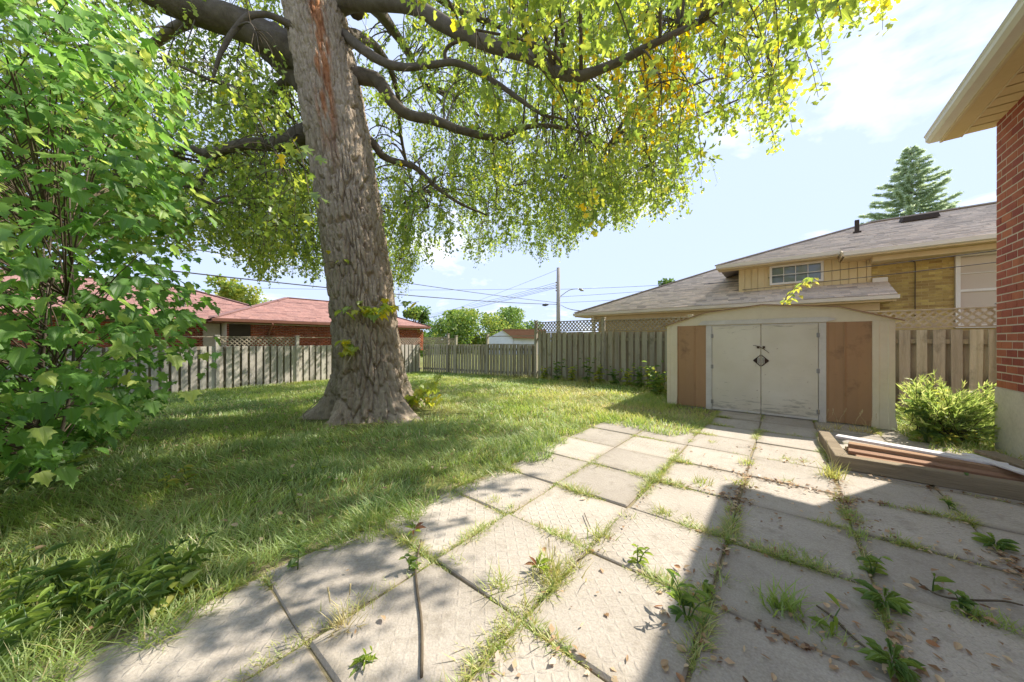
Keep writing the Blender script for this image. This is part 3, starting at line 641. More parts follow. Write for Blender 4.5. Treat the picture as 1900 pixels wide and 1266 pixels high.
beam('wood_plank', (1.46, 5.62, .13), (1.70, 4.86, .15), .09, .025, K['plank_white'], 'narrow pale plank lying crosswise at the house end of the lumber', 'plank')
beam('wood_plank', (1.66, 5.95, .11), (1.87, 4.80, .14), .16, .035, K['timber'], 'wide grey board lying along the house foundation', 'plank')
beam('wood_plank', (1.40, 6.05, .012), (1.62, 5.75, .012), .14, .022, K['timber'], 'short pale board on the ground near the house corner', 'plank')
beam('timber_block', (1.72, 5.8, .045), (1.80, 4.95, .06), .12, .08, K['timber'], 'short block under the boards at the house foundation', 'timber')
# ================================================================== roofs and brickwork
def shingle_field(root, name, mat, origin, u, w, smax, a_of, b_of, tab=.32, exp_=.145, seed=0):
    """rows of shingle tabs up a roof plane; a_of/b_of give the ends of the row at slope distance s"""
    rnd = np.random.default_rng(seed); u, w = unit(np.asarray(u, float)), unit(np.asarray(w, float)); nrm = np.cross(u, w)
    if nrm[2] < 0: nrm = -nrm
    O = np.asarray(origin, float); V, T = [], []
    s = 0.0; row = 0
    while s < smax - .02:
        a, b = a_of(s), b_of(s); x = a - rnd.uniform(0, tab)
        while x < b:
            x0, x1 = max(x, a), min(x + tab - .006, b); wid = tab * rnd.choice([.6, 1.0, 1.3])
            x1 = min(x + wid - .006, b); x += wid
            if x1 - x0 < .03: continue
            lift = .014 + rnd.uniform(0, .009); ds = rnd.uniform(-.008, .004); e = min(exp_ * 1.15, smax - s)
            p = [O + u * x0 + w * (s + ds), O + u * x1 + w * (s + ds), O + u * x1 + w * (s + e), O + u * x0 + w * (s + e)]
            V += [p[0] + nrm * .001, p[1] + nrm * .001, p[0] + nrm * lift, p[1] + nrm * lift, p[2] + nrm * .004, p[3] + nrm * .004]
            T += [np.clip(rnd.normal(.5, .22), 0, 1)] * 6
        s += exp_; row += 1
    n = len(V) // 6; base = np.arange(n) * 6
    f = np.concatenate([np.stack([base, base + 1, base + 3, base + 2], 1), np.stack([base + 2, base + 3, base + 4, base + 5], 1)])
    me = raw_mesh(name, np.array(V), f.ravel(), np.arange(len(f)) * 4, None, mat, tint=np.array(T))
    o = link(name, me, root); o['kind'] = 'stuff'; return o
def brick_stuff(name, mat, parent, origin, u, length, z0, z1, out, bw=.215, bh=.067, g=.011, seed=0, skip=None, proud=.006):
    rnd = np.random.default_rng(seed); V, T = [], []; O, u, out = np.asarray(origin, float), np.asarray(u, float), np.asarray(out, float)
    z = z0; r = 0
    while z + bh < z1:
        x = -bw / 2 * (r % 2)
        while x < length:
            a, b = max(x, 0), min(x + bw, length); x += bw + g
            if b - a < .03 or (skip and skip((a + b) / 2, z + bh / 2)): continue
            c = [O + u * a, O + u * b]; d = out * (proud + rnd.uniform(-.002, .003))
            f = [c[0] + (0, 0, z), c[1] + (0, 0, z), c[1] + (0, 0, z + bh), c[0] + (0, 0, z + bh)]
            V += [p + d for p in f] + [p - out * .01 for p in f]; T += [np.clip(rnd.normal(.5, .25), 0, 1)] * 8
        z += bh + g; r += 1
    n = len(V) // 8; b_ = (np.arange(n) * 8)[:, None]
    F_ = np.concatenate([b_ + np.array(q) for q in ((0, 1, 2, 3), (0, 4, 5, 1), (1, 5, 6, 2), (2, 6, 7, 3), (3, 7, 4, 0))])
    o = link(name, raw_mesh(name, np.array(V), F_.ravel(), np.arange(len(F_)) * 4, None, mat, tint=np.array(T)), parent); o['kind'] = 'stuff'; return o
def brick_parts(mat, parent, origin, u, length, z0, z1, out, bw=.215, bh=.067, g=.011, seed=0, skip=None):
    """single bricks sharing one mesh"""
    rnd = random.Random(seed); u = np.asarray(u, float); rz = math.atan2(u[1], u[0])
    me = MB().box(-bw / 2, bw / 2, -.02, .02, -bh / 2, bh / 2).mesh('brick', mat, bevel=.003); z = z0; r = 0
    O, out = np.asarray(origin, float), np.asarray(out, float)
    while z + bh <= z1 + 1e-6:
        x = -bw / 2 * (r % 2)
        while x < length - .02:
            a, b = max(x, 0), min(x + bw, length); x += bw + g
            if b - a < .03 or (skip and skip((a + b) / 2, z + bh / 2)): continue
            p = O + u * ((a + b) / 2) + out * (-.014 + rnd.uniform(-.002, .002)) + np.array([0, 0, z + bh / 2])
            link('brick', me, parent, p, (0, 0, rz + rnd.gauss(0, .003)), ((b - a) / bw, 1, 1))
        z += bh + g; r += 1

# ================================================================== our house (its corner, eave and shadow)
house = thing('red_brick_house', 'red brick house corner on a concrete foundation under a beige soffit', 'house', (0, 0, 0))
HY1, HY0, HT = 6.72, -7.0, 3.90
box('foundation', K['concrete'], house, WALL_X - .012, WALL_X + 7.5, HY0, HY1 + .012, -.1, .745)
box('wall', K['mortar'], house, WALL_X - .003, WALL_X + 7.4, HY0, HY1 - .004, .746, HT + .12)
brick_parts(K['brick'], house, (WALL_X, HY1 - .012, 0), (0, -1, 0), 1.13, .757, HT + .05, (-1, 0, 0), seed=5, bw=.215, bh=.078, g=.013)
brick_stuff('far_brick', K['brick_m'], house, (WALL_X, HY1 - 1.155, 0), (0, -1, 0), 6.0, .757, HT + .05, (-1, 0, 0), seed=6, bw=.215, bh=.078, g=.013)
brick_stuff('gable_brick', K['brick_m'], house, (WALL_X, HY1, 0), (1, 0, 0), 3.0, .757, HT + .05, (0, 1, 0), seed=8, bw=.215, bh=.078, g=.013)
EX = 1.525; HE = HY1 + .11
# soffit planks run out from the wall to the eave, each its own board; a wide lengthwise board sits outside them
bx0 = EX + .20
yy = HE - .012
while yy > 1.5:
    MB().box(bx0 + .012, WALL_X + .02, yy - .183, yy, HT - .004, HT + .012).build('soffit_board', K['soffit'], house, bevel=.003); yy -= .205
box('soffit_gap_shade', K['dark'], house, bx0 + .014, WALL_X + .02, HY0, HE - .014, HT + .014, HT + .03)  # dark sheet; shade of the board gaps put into its colour
box('eave_board', K['soffit'], house, EX + .06, bx0 - .004, HY0, HE, HT - .022, HT + .01, bevel=.004)
box('eave_bead', K['fascia'], house, bx0 - .003, bx0 + .011, HY0, HE - .004, HT - .026, HT + .01, bevel=.003)
box('fascia', K['fascia'], house, EX + .03, EX + .058, HY0, HE, HT - .03, HT + .12, bevel=.003)
m = MB(); prof = [(EX + .029, HT - .002), (EX - .055, HT - .002), (EX - .085, HT + .03), (EX - .085, HT + .075), (EX - .10, HT + .1), (EX - .09, HT + .105), (EX - .07, HT + .08), (EX - .07, HT + .04), (EX - .05, HT + .012), (EX + .029, HT + .012)]
m.prism([(x, HY0, z) for x, z in prof], (0, HE - HY0 + .01, 0)); m.build('gutter', K['gutter'], house)
RS = .36
m = MB(); m.prism([(EX + .0, HY0, HT + .115), (EX + .0, HY0, HT + .14), (EX + 4.6, HY0, HT + .14 + RS * 4.6), (EX + 9.2, HY0, HT + .14), (EX + 9.2, HY0, HT + .115), (EX + 4.6, HY0, HT + .08 + RS * 4.6)], (0, HE - HY0 + .02, 0)); m.build('roof', K['shingle_grey'], house)
m = MB(); m.prism([(EX + .06, HE - .03, HT + .011), (EX + 4.6, HE - .03, HT + .07 + RS * 4.6), (EX + 9.1, HE - .03, HT + .011)], (0, .02, 0)); m.build('gable_board', K['fascia'], house)

# ================================================================== neighbour with the grey roofs
nb = thing('split_level_house', 'split level neighbour house with grey shingle roofs and golden brick, behind the tall fence', 'house')
EY, EZ, SL = 12.2, 2.45, .44
XL, XR = -6.7, 2.14
cs = math.hypot(1, SL); wv = (0, 1 / cs, SL / cs)
MB().prism([(XL, EY, EZ), (XR, EY, EZ), (XR, EY + 1.05, EZ + SL * 1.05), (XR - .3, EY + 1.05, EZ + SL * 1.05), (-.9, EY + 5, EZ + SL * 5), (XL + 5, EY + 5, EZ + SL * 5)], (0, 0, -.05)).build('lower_roof', K['shingle_grey'], nb)
MB().prism([(XL, EY, EZ), (XL + 5, EY + 5, EZ + SL * 5), (XL, EY + 10, EZ)], (0, 0, -.05)).build('lower_roof', K['shingle_grey'], nb)
shingle_field(nb, 'shingles', K['shingle_grey'], (0, EY, EZ + .002), (1, 0, 0), wv, 5 * cs, lambda s: XL + s / cs, lambda s: XR if s < 1.05 * cs else max(-.9, XR - .3 - (s / cs - 1.05)), seed=11)
MB().bar((XL, EY, EZ + .03), (XL + 5, EY + 5, EZ + .03 + SL * 5), .22, .035).build('hip_cap', K['shingle_grey'], nb)
box('fascia', K['fascia'], nb, XL + .02, XR - .02, EY - .028, EY - .002, EZ - .17, EZ - .01, bevel=.004)
m = MB(); m.prism([(XL - .02, EY - .03, EZ - .02), (XL - .02, EY - .13, EZ - .02), (XL - .02, EY - .11, EZ - .11), (XL - .02, EY - .03, EZ - .13)], (XR - XL + .04, 0, 0)); m.build('gutter', K['gutter'], nb)
box('soffit', K['soffit'], nb, XL + .03, XR - .03, EY - .001, EY + 1.0, EZ - .16, EZ - .13)
box('eave_return', K['fascia'], nb, XL + .6, XR - .25, EY + .28, EY + .6, EZ - .36, EZ - .165)
box('downspout', K['gutter'], nb, XL + .72, XL + .8, EY + .1, EY + .27, 0, EZ - .165)
box('wall', K['gold_mortar'], nb, XL + .6, 1.84, EY + .95, EY + 8.5, -.1, EZ + .1)
WY = 13.25
box('wall', K['gold_mortar'], nb, 1.852, 8.5, WY + .03, WY + 8, -.1, 3.60)
box('wall', K['siding'], nb, -1.15, 1.85, WY + .03, WY + 7, 2.6, 3.70)
# siding: vertical boards, leaving the window out
wx0, wx1, wz0, wz1 = -.35, .895, 3.06, 3.66
x = -1.16
while x < 1.83:
    w_ = .172
    if not (x + w_ > wx0 and x < wx1): MB().box(x, min(x + w_ - .012, 1.85), WY, WY + .03, 2.72, 3.72).build('siding_board', K['siding'], nb, bevel=.003)
    else:
        MB().box(x, x + w_ - .012, WY, WY + .03, 2.72, wz0 - .003).build('siding_board', K['siding'], nb, bevel=.003)
        MB().box(x, x + w_ - .012, WY, WY + .03, wz1 + .003, 3.72).build('siding_board', K['siding'], nb, bevel=.003)
    x += w_
def window(root, x0, x1, z0, z1, y, nv, nh, glass, fr=.06, mid=None):
    wd = MB(); y0 = y - .04
    wd.box(x0, x1, y0, y + .03, z0, z0 + fr); wd.box(x0, x1, y0, y + .03, z1 - fr, z1); wd.box(x0, x0 + fr, y0, y + .03, z0 + fr + .001, z1 - fr - .001); wd.box(x1 - fr, x1, y0, y + .03, z0 + fr + .001, z1 - fr - .001)
    o = wd.build('window', K['window_white'], root)
    if mid: box('sash_bar', K['window_white'], o, x0 + fr, x1 - fr, y0 + .005, y + .025, mid - .03, mid + .03)
    bars = MB(); za, zb2 = z0 + fr + .002, z1 - fr - .002; xa, xb = x0 + fr + .002, x1 - fr - .002
    zs = [za + (zb2 - za) * i / nh for i in range(nh + 1)]; xs_ = [xa + (xb - xa) * i / nv for i in range(nv + 1)]
    for q in xs_[1:-1]: box('muntin', K['window_white'], o, q - .009, q + .009, y0 + .012, y + .012, za, zb2)
    for q in zs[1:-1]: box('muntin', K['window_white'], o, xa, xb, y0 + .0145, y + .0095, q - .009, q + .009)
    for i in range(nv):
        for j in range(nh): box('pane', glass, o, xs_[i] + .001, xs_[i + 1] - .001, y + .0, y + .004, zs[j] + .001, zs[j + 1] - .001)
    return o
window(nb, wx0, wx1, wz0, wz1, WY, 4, 2, K['glass'])
window(nb, 3.26, 5.3, 1.62, 3.44, WY, 2, 4, K['glass_pale'], .075, 2.53)
brick_parts(K['gold_brick'], nb, (1.86, WY + .03, 0), (1, 0, 0), 1.385, 1.95, 3.50, (0, -1, 0), seed=9, bw=.21, bh=.06, g=.01)
brick_stuff('far_brick', K['gold_brick'], nb, (5.31, WY + .03, 0), (1, 0, 0), 3.0, .3, 3.5, (0, -1, 0), seed=10)
box('end_board', K['gutter'], nb, 1.86, 2.145, WY - .06, WY - .002, 2.88, 3.02, bevel=.004)
tube = tube_obj('conduit', [(2.35, WY - .02, 3.40), (2.52, WY - .02, 3.41), (2.60, WY - .02, 3.36), (2.62, WY - .02, 3.25), (2.62, WY - .02, 2.6), (2.62, WY - .02, 1.9)], [.011, .011], K['twig'], nb, n=30, sides=6)
# upper roof: hipped at one end, two eave heights
UE, UZ, US = 12.80, 3.80, .40
cu = math.hypot(1, US); wu = (0, 1 / cu, US / cu)
MB().prism([(-1.72, UE, UZ), (9, UE, UZ), (9, UE + 4, UZ + 4 * US), (2.28, UE + 4, UZ + 4 * US)], (0, 0, -.06)).build('upper_roof', K['shingle_grey'], nb)
MB().prism([(-1.72, UE, UZ), (2.28, UE + 4, UZ + 4 * US), (-1.72, UE + 8, UZ)], (0, 0, -.06)).build('upper_roof', K['shingle_grey'], nb)
MB().prism([(1.22, 12.48, 3.675), (9, 12.48, 3.675), (9, UE + .3, UZ + .3 * US + .005), (1.22, UE + .3, UZ + .3 * US + .005)], (0, 0, -.05)).build('upper_roof', K['shingle_grey'], nb)
shingle_field(nb, 'shingles', K['shingle_grey'], (0, UE, UZ + .003), (1, 0, 0), wu, 4 * cu, lambda s: -1.72 + s / cu, lambda s: 9.0, seed=12)
shingle_field(nb, 'shingles', K['shingle_grey'], (0, 12.48, 3.682), (1, 0, 0), (0, 1, .395), .70, lambda s: 1.22, lambda s: 9.0, seed=13)
MB().bar((-1.72, UE, UZ + .03), (2.28, UE + 4, UZ + .03 + 4 * US), .22, .035).build('hip_cap', K['shingle_grey'], nb)
MB().bar((2.28, UE + 4, UZ + .03 + 4 * US), (9, UE + 4, UZ + .03 + 4 * US), .24, .035).build('ridge_cap', K['shingle_grey'], nb)
for x0, x1, y, z in ((-1.74, 1.20, UE, UZ), (1.22, 9, 12.48, 3.675)):
    m = MB(); m.prism([(x0, y - .03, z - .012), (x0, y - .13, z - .012), (x0, y - .11, z - .10), (x0, y - .03, z - .12)], (x1 - x0, 0, 0)); m.build('gutter', K['gutter'], nb)
    box('fascia', K['fascia'], nb, x0 + .02, x1 - .02, y - .028, y - .002, z - .15, z - .02)
    box('soffit', K['soffit'], nb, x0 + .03, x1 - .03, y - .001, WY + .02, z - .145, z - .115)
MB().prism([(1.20, 12.36, 3.56), (1.20, WY, 3.56), (1.20, WY, 3.86), (1.20, 12.9, 3.83), (1.20, 12.36, 3.665)], (.018, 0, 0)).build('eave_end', K['fascia'], nb)
box('soffit_step', K['fascia'], nb, 1.80, 9, 12.75, WY - .01, 3.40, 3.525)
p = on_y(1590, 430, 15.2); zr = UZ + (15.2 - UE) * US
MB().box(p[0] - .05, p[0] + .05, 15.15, 15.25, zr - .05, zr + .42).box(p[0] - .09, p[0] + .09, 15.11, 15.29, zr - .05, zr + .05).build('vent_pipe', K['dark'], nb)
p = on_y(1705, 400, 15.9); zr = UZ + (15.9 - UE) * US
MB().prism([(p[0] - .38, 15.7, zr - .02), (p[0] + .38, 15.7, zr - .02), (p[0] + .34, 15.72, zr + .13), (p[0] - .34, 15.72, zr + .13)], (0, .4, .1)).build('roof_vent', K['dark'], nb)

# ================================================================== neighbour with the red roof
rh = thing('red_roof_house', 'brown brick bungalow with red shingle hip roofs behind the pale fence', 'house')
RX, RZ = -17.5, 2.22
def hip_block(x_e, depth, y0, y1, ez, slope, seed):
    half = depth / 2; c_ = math.hypot(1, slope); rz = ez + slope * half; xr = x_e - half
    V = [(x_e, y0, ez), (x_e, y1, ez), (xr, y1 - half, rz), (xr, y0 + half, rz), (x_e - depth, y0, ez), (x_e - depth, y1, ez)]
    MB().add(V, [(0, 1, 2, 3), (1, 5, 2), (5, 4, 3, 2), (4, 0, 3), (0, 4, 5, 1)]).build('roof', K['shingle_red'], rh)
    shingle_field(rh, 'shingles', K['shingle_red'], (x_e, 0, ez + .004), (0, 1, 0), (-1, 0, slope), half * c_, lambda s: y0 + s / c_, lambda s: y1 - s / c_, seed=seed, tab=.36, exp_=.15)
    shingle_field(rh, 'shingles', K['shingle_red'], (0, y1, ez + .004), (1, 0, 0), (0, -1, slope), half * c_, lambda s: x_e - depth + s / c_, lambda s: x_e - s / c_, seed=seed + 1, tab=.36, exp_=.15)
    MB().bar((x_e, y1, ez + .03), (xr, y1 - half, rz + .03), .24, .04).build('hip_cap', K['shingle_red'], rh)
    MB().bar((x_e, y0, ez + .03), (xr, y0 + half, rz + .03), .24, .04).build('hip_cap', K['shingle_red'], rh)
    MB().bar((xr, y0 + half, rz + .03), (xr, y1 - half, rz + .03), .24, .04).build('ridge_cap', K['shingle_red'], rh)
    box('gutter', K['brown_gutter'], rh, x_e + .001, x_e + .10, y0, y1, ez - .13, ez - .012, bevel=.01)
    box('soffit', K['brown_gutter'], rh, x_e - depth + .01, x_e - .001, y0 + .01, y1 - .01, ez - .14, ez - .10)
ys0 = 2.45
hip_block(RX, 7.2, ys0, 12.9, RZ, .40, 31)
hip_block(RX - 1.0, 9.0, -12.0, 6.5, RZ - .02, .40, 41)
box('wall', K['mortar'], rh, RX - 6.6, RX - .52, ys0 + .55, 12.3, -.5, RZ - .145)
brick_stuff('brick_face', K['house_brick'], rh, (RX - .51, ys0 + .55, 0), (0, 1, 0), 9.75, .7, RZ - .16, (1, 0, 0), seed=21)
brick_stuff('brick_face', K['house_brick'], rh, (RX - 4.0, 12.31, 0), (1, 0, 0), 3.5, .7, RZ - .16, (0, 1, 0), seed=22)
box('wall', K['mortar'], rh, RX - 9, RX - 1.56, -11.5, ys0 + .5, -.5, RZ - .165)
brick_stuff('brick_face', K['house_brick'], rh, (RX - 1.55, -8, 0), (0, 1, 0), 10.4, .7, RZ - .17, (1, 0, 0), seed=23)
box('doorway_shade', K['dark'], rh, RX - .53, RX - .495, ys0 + .62, ys0 + 1.35, .2, RZ - .2)  # flat dark box on the wall; doorway shade given as colour
yd = ys0 + 2.0
tube_obj('downspout', [(RX + .04, yd, RZ - .1), (RX + .04, yd, RZ - .22), (RX - .3, yd, RZ - .45), (RX - .44, yd, RZ - .6), (RX - .44, yd, -.3)], [.045, .045], K['brown_gutter'], rh, n=26, sides=6)
pv = on_x(335, 578, -20.0)
MB().box(-20.06, -19.94, pv[1] - .06, pv[1] + .06, 2.7, 3.2).box(-20.14, -19.86, pv[1] - .14, pv[1] + .14, 2.7, 2.98).build('vent_pipe', K['grey_metal'], rh)

# ================================================================== far garage, pole, wires
g0 = at_depth(905, 640, 42); g1 = at_depth(992, 640, 42)
gar = thing('far_garage', 'small white gabled building with an orange roof beyond the low fence', 'building', (float(g0[0]), float(g0[1]), -.8), YAW)
MB().prism([(0, 0, 0), (3.2, 0, 0), (3.2, 0, 2.5), (1.9, 0, 3.45), (0, 0, 2.5)], (0, 7, 0)).build('wall', K['white_wall'], gar)
MB().prism([(1.9, -.3, 3.47), (7.4, -.3, 3.47), (7.6, -.3, 2.35), (3.3, -.3, 2.45)], (0, .3, .0)).build('roof', K['shingle_orange'], gar)
MB().prism([(1.9, -.31, 3.50), (7.5, -.31, 3.50), (7.5, 4, 3.52), (1.9, 4, 3.52)], (0, 0, .1)).build('roof_top', K['shingle_orange'], gar)
box('garage_wall', K['white_wall'], gar, 3.21, 7.2, .2, 6, 0, 2.4)

PZ = 34.0
pb = at_depth(1041, 690, PZ); pt = at_depth(1036, 497, PZ)
pole = thing('utility_pole', 'grey wooden utility pole carrying wires beyond the fence', 'pole', (float(pt[0]), float(pt[1]), 0))
H = float(pt[2])
link('shaft', tubes_mesh('shaft', np.array([[(0, 0, -1), (0, 0, H * .5), (0, 0, H)]]), np.array([[.24, .21, .17]]), 10, K['pole']), pole)
def polept(px, py): return at_depth(px, py, PZ)
for py in (524, 529, 534, 539):
    q = polept(1033, py); MB().box(-.30, -.14, -.06, .06, q[2] - .06, q[2] + .06).build('insulator', K['plank_brown'], pole)
q0, q1 = polept(1040, 550) - pt * [1, 1, 0], polept(1074, 536) - pt * [1, 1, 0]
tube_obj('lamp_arm', [q0, (q0 + q1) / 2 + [0, 0, .25], q1], [.04, .03], K['grey_metal'], pole, n=10, sides=6)
q2 = polept(1083, 540) - pt * [1, 1, 0]
tube_obj('lamp_head', [q1, (q1 + q2) / 2, q2], [.07, .16, .05], K['grey_metal'], pole, n=10, sides=8)
q3 = polept(1012, 566) - pt * [1, 1, 0]
tube_obj('splice_box', [q3 - [.35, 0, 0], q3, q3 + [.35, 0, 0]], [.08, .16, .07], K['wire'], pole, n=8, sides=8)
def wire(a, b, sag, r, label, group='overhead wires from the pole'):
    a, b = np.asarray(a), np.asarray(b); t = np.linspace(0, 1, 25)[:, None]; P = a + (b - a) * t; P[:, 2] -= sag * 4 * (t * (1 - t))[:, 0]
    o = link('utility_wire', tubes_mesh('utility_wire', (P - a)[None], np.full((1, 25), r), 6, K['wire']), None, a)
    return tag(o, label, 'wire', group)
wire(at_depth(40, 470, 11.5), polept(1035, 565), .35, .030, 'thick dark cable crossing behind the trunk, over the red roof')
wire(at_depth(-40, 395, 11.5), polept(1035, 562), .25, .022, 'dark cable above the thick one, running from the sapling to the pole')
wire(at_depth(450, 534, 30), polept(1034, 535), .2, .014, 'thin wire just under the lowest maple leaves')
thin = 'thin slack wire fanning out from the pole insulators over the far trees'
for k, (py, px2, py2) in enumerate(((524, 770, 588), (528, 760, 592), (531, 740, 600), (534, 720, 604))): wire(polept(1034, py), at_depth(px2, py2, 70), .3, .016, thin, 'fanned thin wires')
wire(polept(1036, 500), at_depth(800, 588, 60), .2, .013, 'thin wire slanting down from the top of the pole')
r_end = [(1500, 510, 22), (1560, 506, 22), (1500, 527, 22)]
for (px, py, pz), y0 in zip(r_end, (537, 551, 562)): wire(polept(1040, y0), at_depth(px, py, pz), .15, .015, 'wire from the pole running behind the hip of the grey lower roof', 'wires running behind the grey roof')
wire(at_depth(1300, 528, 13.0), at_depth(1990, 447, 5.6), .05, .009, 'thin drop wire crossing high on the siding and golden brick', 'drop wires')
wire(at_depth(1300, 545, 12.5), at_depth(1990, 470, 5.4), .04, .008, 'lower thin drop wire crossing the siding window and golden brick', 'drop wires')
wire(polept(1041, 566), at_depth(1076, 577, 14.2), .1, .02, 'short service cable dropping from the pole to the grey roofed eave', 'service cables')

# ================================================================== far trees
def blob_tree(name, label, px, py_top, z, width, cat='tree', tint=(.2, .7), n=5000, leaf=.30, zlow=.15, seed=0, group=None, squash=1.0):
    rnd = np.random.default_rng(seed); top = at_depth(px, py_top, z); Ht = top[2] + .6; r = width / 2
    root = thing(name, label, cat, (float(top[0]), float(top[1]), -.6), 0, group)
    nl = 26; cl = []
    for i in range(nl):
        f = rnd.uniform(zlow, .93); rr = r * math.sqrt(max(.05, 1 - ((f - .45) / .6) ** 2)) * rnd.uniform(.2, .85) * squash; a = rnd.uniform(0, 6.28)
        cl.append((rr * math.cos(a), rr * math.sin(a), Ht * f, r * rnd.uniform(.22, .42)))
    cl.append((0, 0, Ht * .9, r * .3)); cl = np.array(cl)
    i = rnd.integers(0, len(cl), n); d = unit(rnd.standard_normal((n, 3))); rad = rnd.random(n) ** .4
    P = cl[i, :3] + d * (cl[i, 3] * rad)[:, None] * np.array([1, 1, .75]); P[:, 2] = np.minimum(P[:, 2], Ht)
    t = d * .6 + rnd.standard_normal((n, 3)) * .6 - np.array([0, 0, .3]); nn = rnd.standard_normal((n, 3)) + np.array([0, 0, .8])
    ti = np.clip(rnd.uniform(*tint, n) + rnd.normal(0, .1, len(cl))[i], 0, 1)
    link('crown', leaf_mesh('crown', [(0, 0, 0), (.4, .45, .05), (0, 1, 0), (-.4, .5, .05)], [(0, 1, 2, 3)], P, t, nn, rnd.uniform(.6, 1.2, n) * leaf, K['tree_far'], ti), root)['kind'] = 'stuff'
    m = [np.stack([np.zeros(3), np.array([.05, 0, Ht * .35]), np.array([.1, .05, Ht * .7])])]; rad_ = [[.22, .16, .07]]
    for k in range(6):
        c_ = cl[k]; m.append(np.stack([np.array([.05, 0, Ht * .3]), c_[:3] * [.5, .5, .8], c_[:3]])); rad_.append([.1, .06, .03])
    link('trunk', tubes_mesh('trunk', np.array(m), np.array(rad_), 6, K['limb']), root)
    return root
blob_tree('garden_tree', 'rounded pale green tree beyond the low fence beside the white building', 868, 576, 46, 10.5, tint=(.3, .8), seed=1, n=11000, leaf=.34)
blob_tree('garden_tree', 'broad green tree behind the orange roof beyond the low fence', 955, 574, 58, 12.5, tint=(.2, .6), seed=2, n=11000, leaf=.38)
blob_tree('garden_tree', 'low dark green tree between the red roof and the pale green tree', 815, 606, 50, 6.5, tint=(.1, .5), seed=3, n=2500)
blob_tree('garden_tree', 'bushy green tree rising behind the end of the red roof', 768, 566, 25.5, 3.0, tint=(.1, .6), seed=4, leaf=.2)
blob_tree('garden_tree', 'yellowing tree top showing over the ridge of the red roof', 430, 514, 30, 5.5, tint=(.6, 1.0), seed=5)
blob_tree('garden_tree', 'tree tip peeking over the hip of the grey lower roof', 1238, 515, 34, 3.2, tint=(.0, .4), seed=6, n=2500)

def spruce():
    z = 24.0; top = at_depth(1690, 272, z); H_ = float(top[2]); R_ = 4.4; base = H_ - 9.5
    root = thing('spruce_tree', 'blue green spruce tree standing behind the ridge of the grey upper roof', 'tree', (float(top[0]), float(top[1]), -.3))
    H_ += .3; base += .3
    rnd = np.random.default_rng(4); paths, rad = [], []; P, T = [], []
    k = 0; zz = base
    while zz < H_ - .15:
        f = (H_ - zz) / (H_ - base); L0 = R_ * f ** .85
        nb_ = 5 if f > .15 else 4
        for q in range(nb_):
            a = 6.28 * q / nb_ + k * .7 + rnd.uniform(-.3, .3); L = L0 * rnd.uniform(.45, 1.15) + .12; d = np.array([math.cos(a), math.sin(a), 0])
            p0 = np.array([0, 0, zz]); pm = p0 + d * L * .55 + [0, 0, -L * .10 + .05]; p1 = p0 + d * L + [0, 0, L * .08]
            path = spline([p0, pm, p1], 6); paths.append(path); rad.append(np.linspace(.04, .008, 6) * (.4 + f))
            side = np.array([-d[1], d[0], 0])
            for s in np.linspace(.18, 1, max(4, int(L / .10))):
                b0 = path[min(5, int(s * 5))] * (1 - (s * 5) % 1) + path[min(5, int(s * 5) + 1)] * ((s * 5) % 1)
                for sg in (-1, 1):
                    dirv = d * .8 + side * sg * rnd.uniform(.4, .9) + np.array([0, 0, rnd.uniform(-.35, .1)]); ln = rnd.uniform(.18, .42) * (1.1 - .5 * s) * (.5 + .6 * f)
                    for e in np.linspace(0, 1, 5): P.append(b0 + unit(dirv) * ln * e); T.append(dirv)
                P.append(b0); T.append(d)
        zz += .26 + .10 * f; k += 1
    P, T = np.array(P), np.array(T); n = len(P) * 3; P = np.repeat(P, 3, 0) + rnd.normal(0, .035, (n, 3)); T = np.repeat(T, 3, 0) + rnd.normal(0, .6, (n, 3))
    link('crown', leaf_mesh('crown', [(-.16, 0, 0), (.16, 0, 0), (0, 1, .05)], [(0, 1, 2)], P, T, rnd.standard_normal((n, 3)), rnd.uniform(.12, .24, n), K['needle'], np.clip(rnd.normal(.4, .25, n), 0, 1)), root)['kind'] = 'stuff'
    link('trunk', tubes_mesh('trunk', np.array([[(0, 0, -.3), (0, 0, H_ * .5), (0, 0, H_)]]), np.array([[.3, .2, .02]]), 8, K['limb']), root)
    link('branch', tubes_mesh('branch', np.array(paths), np.array(rad), 4, K['limb']), root)['kind'] = 'stuff'
spruce()
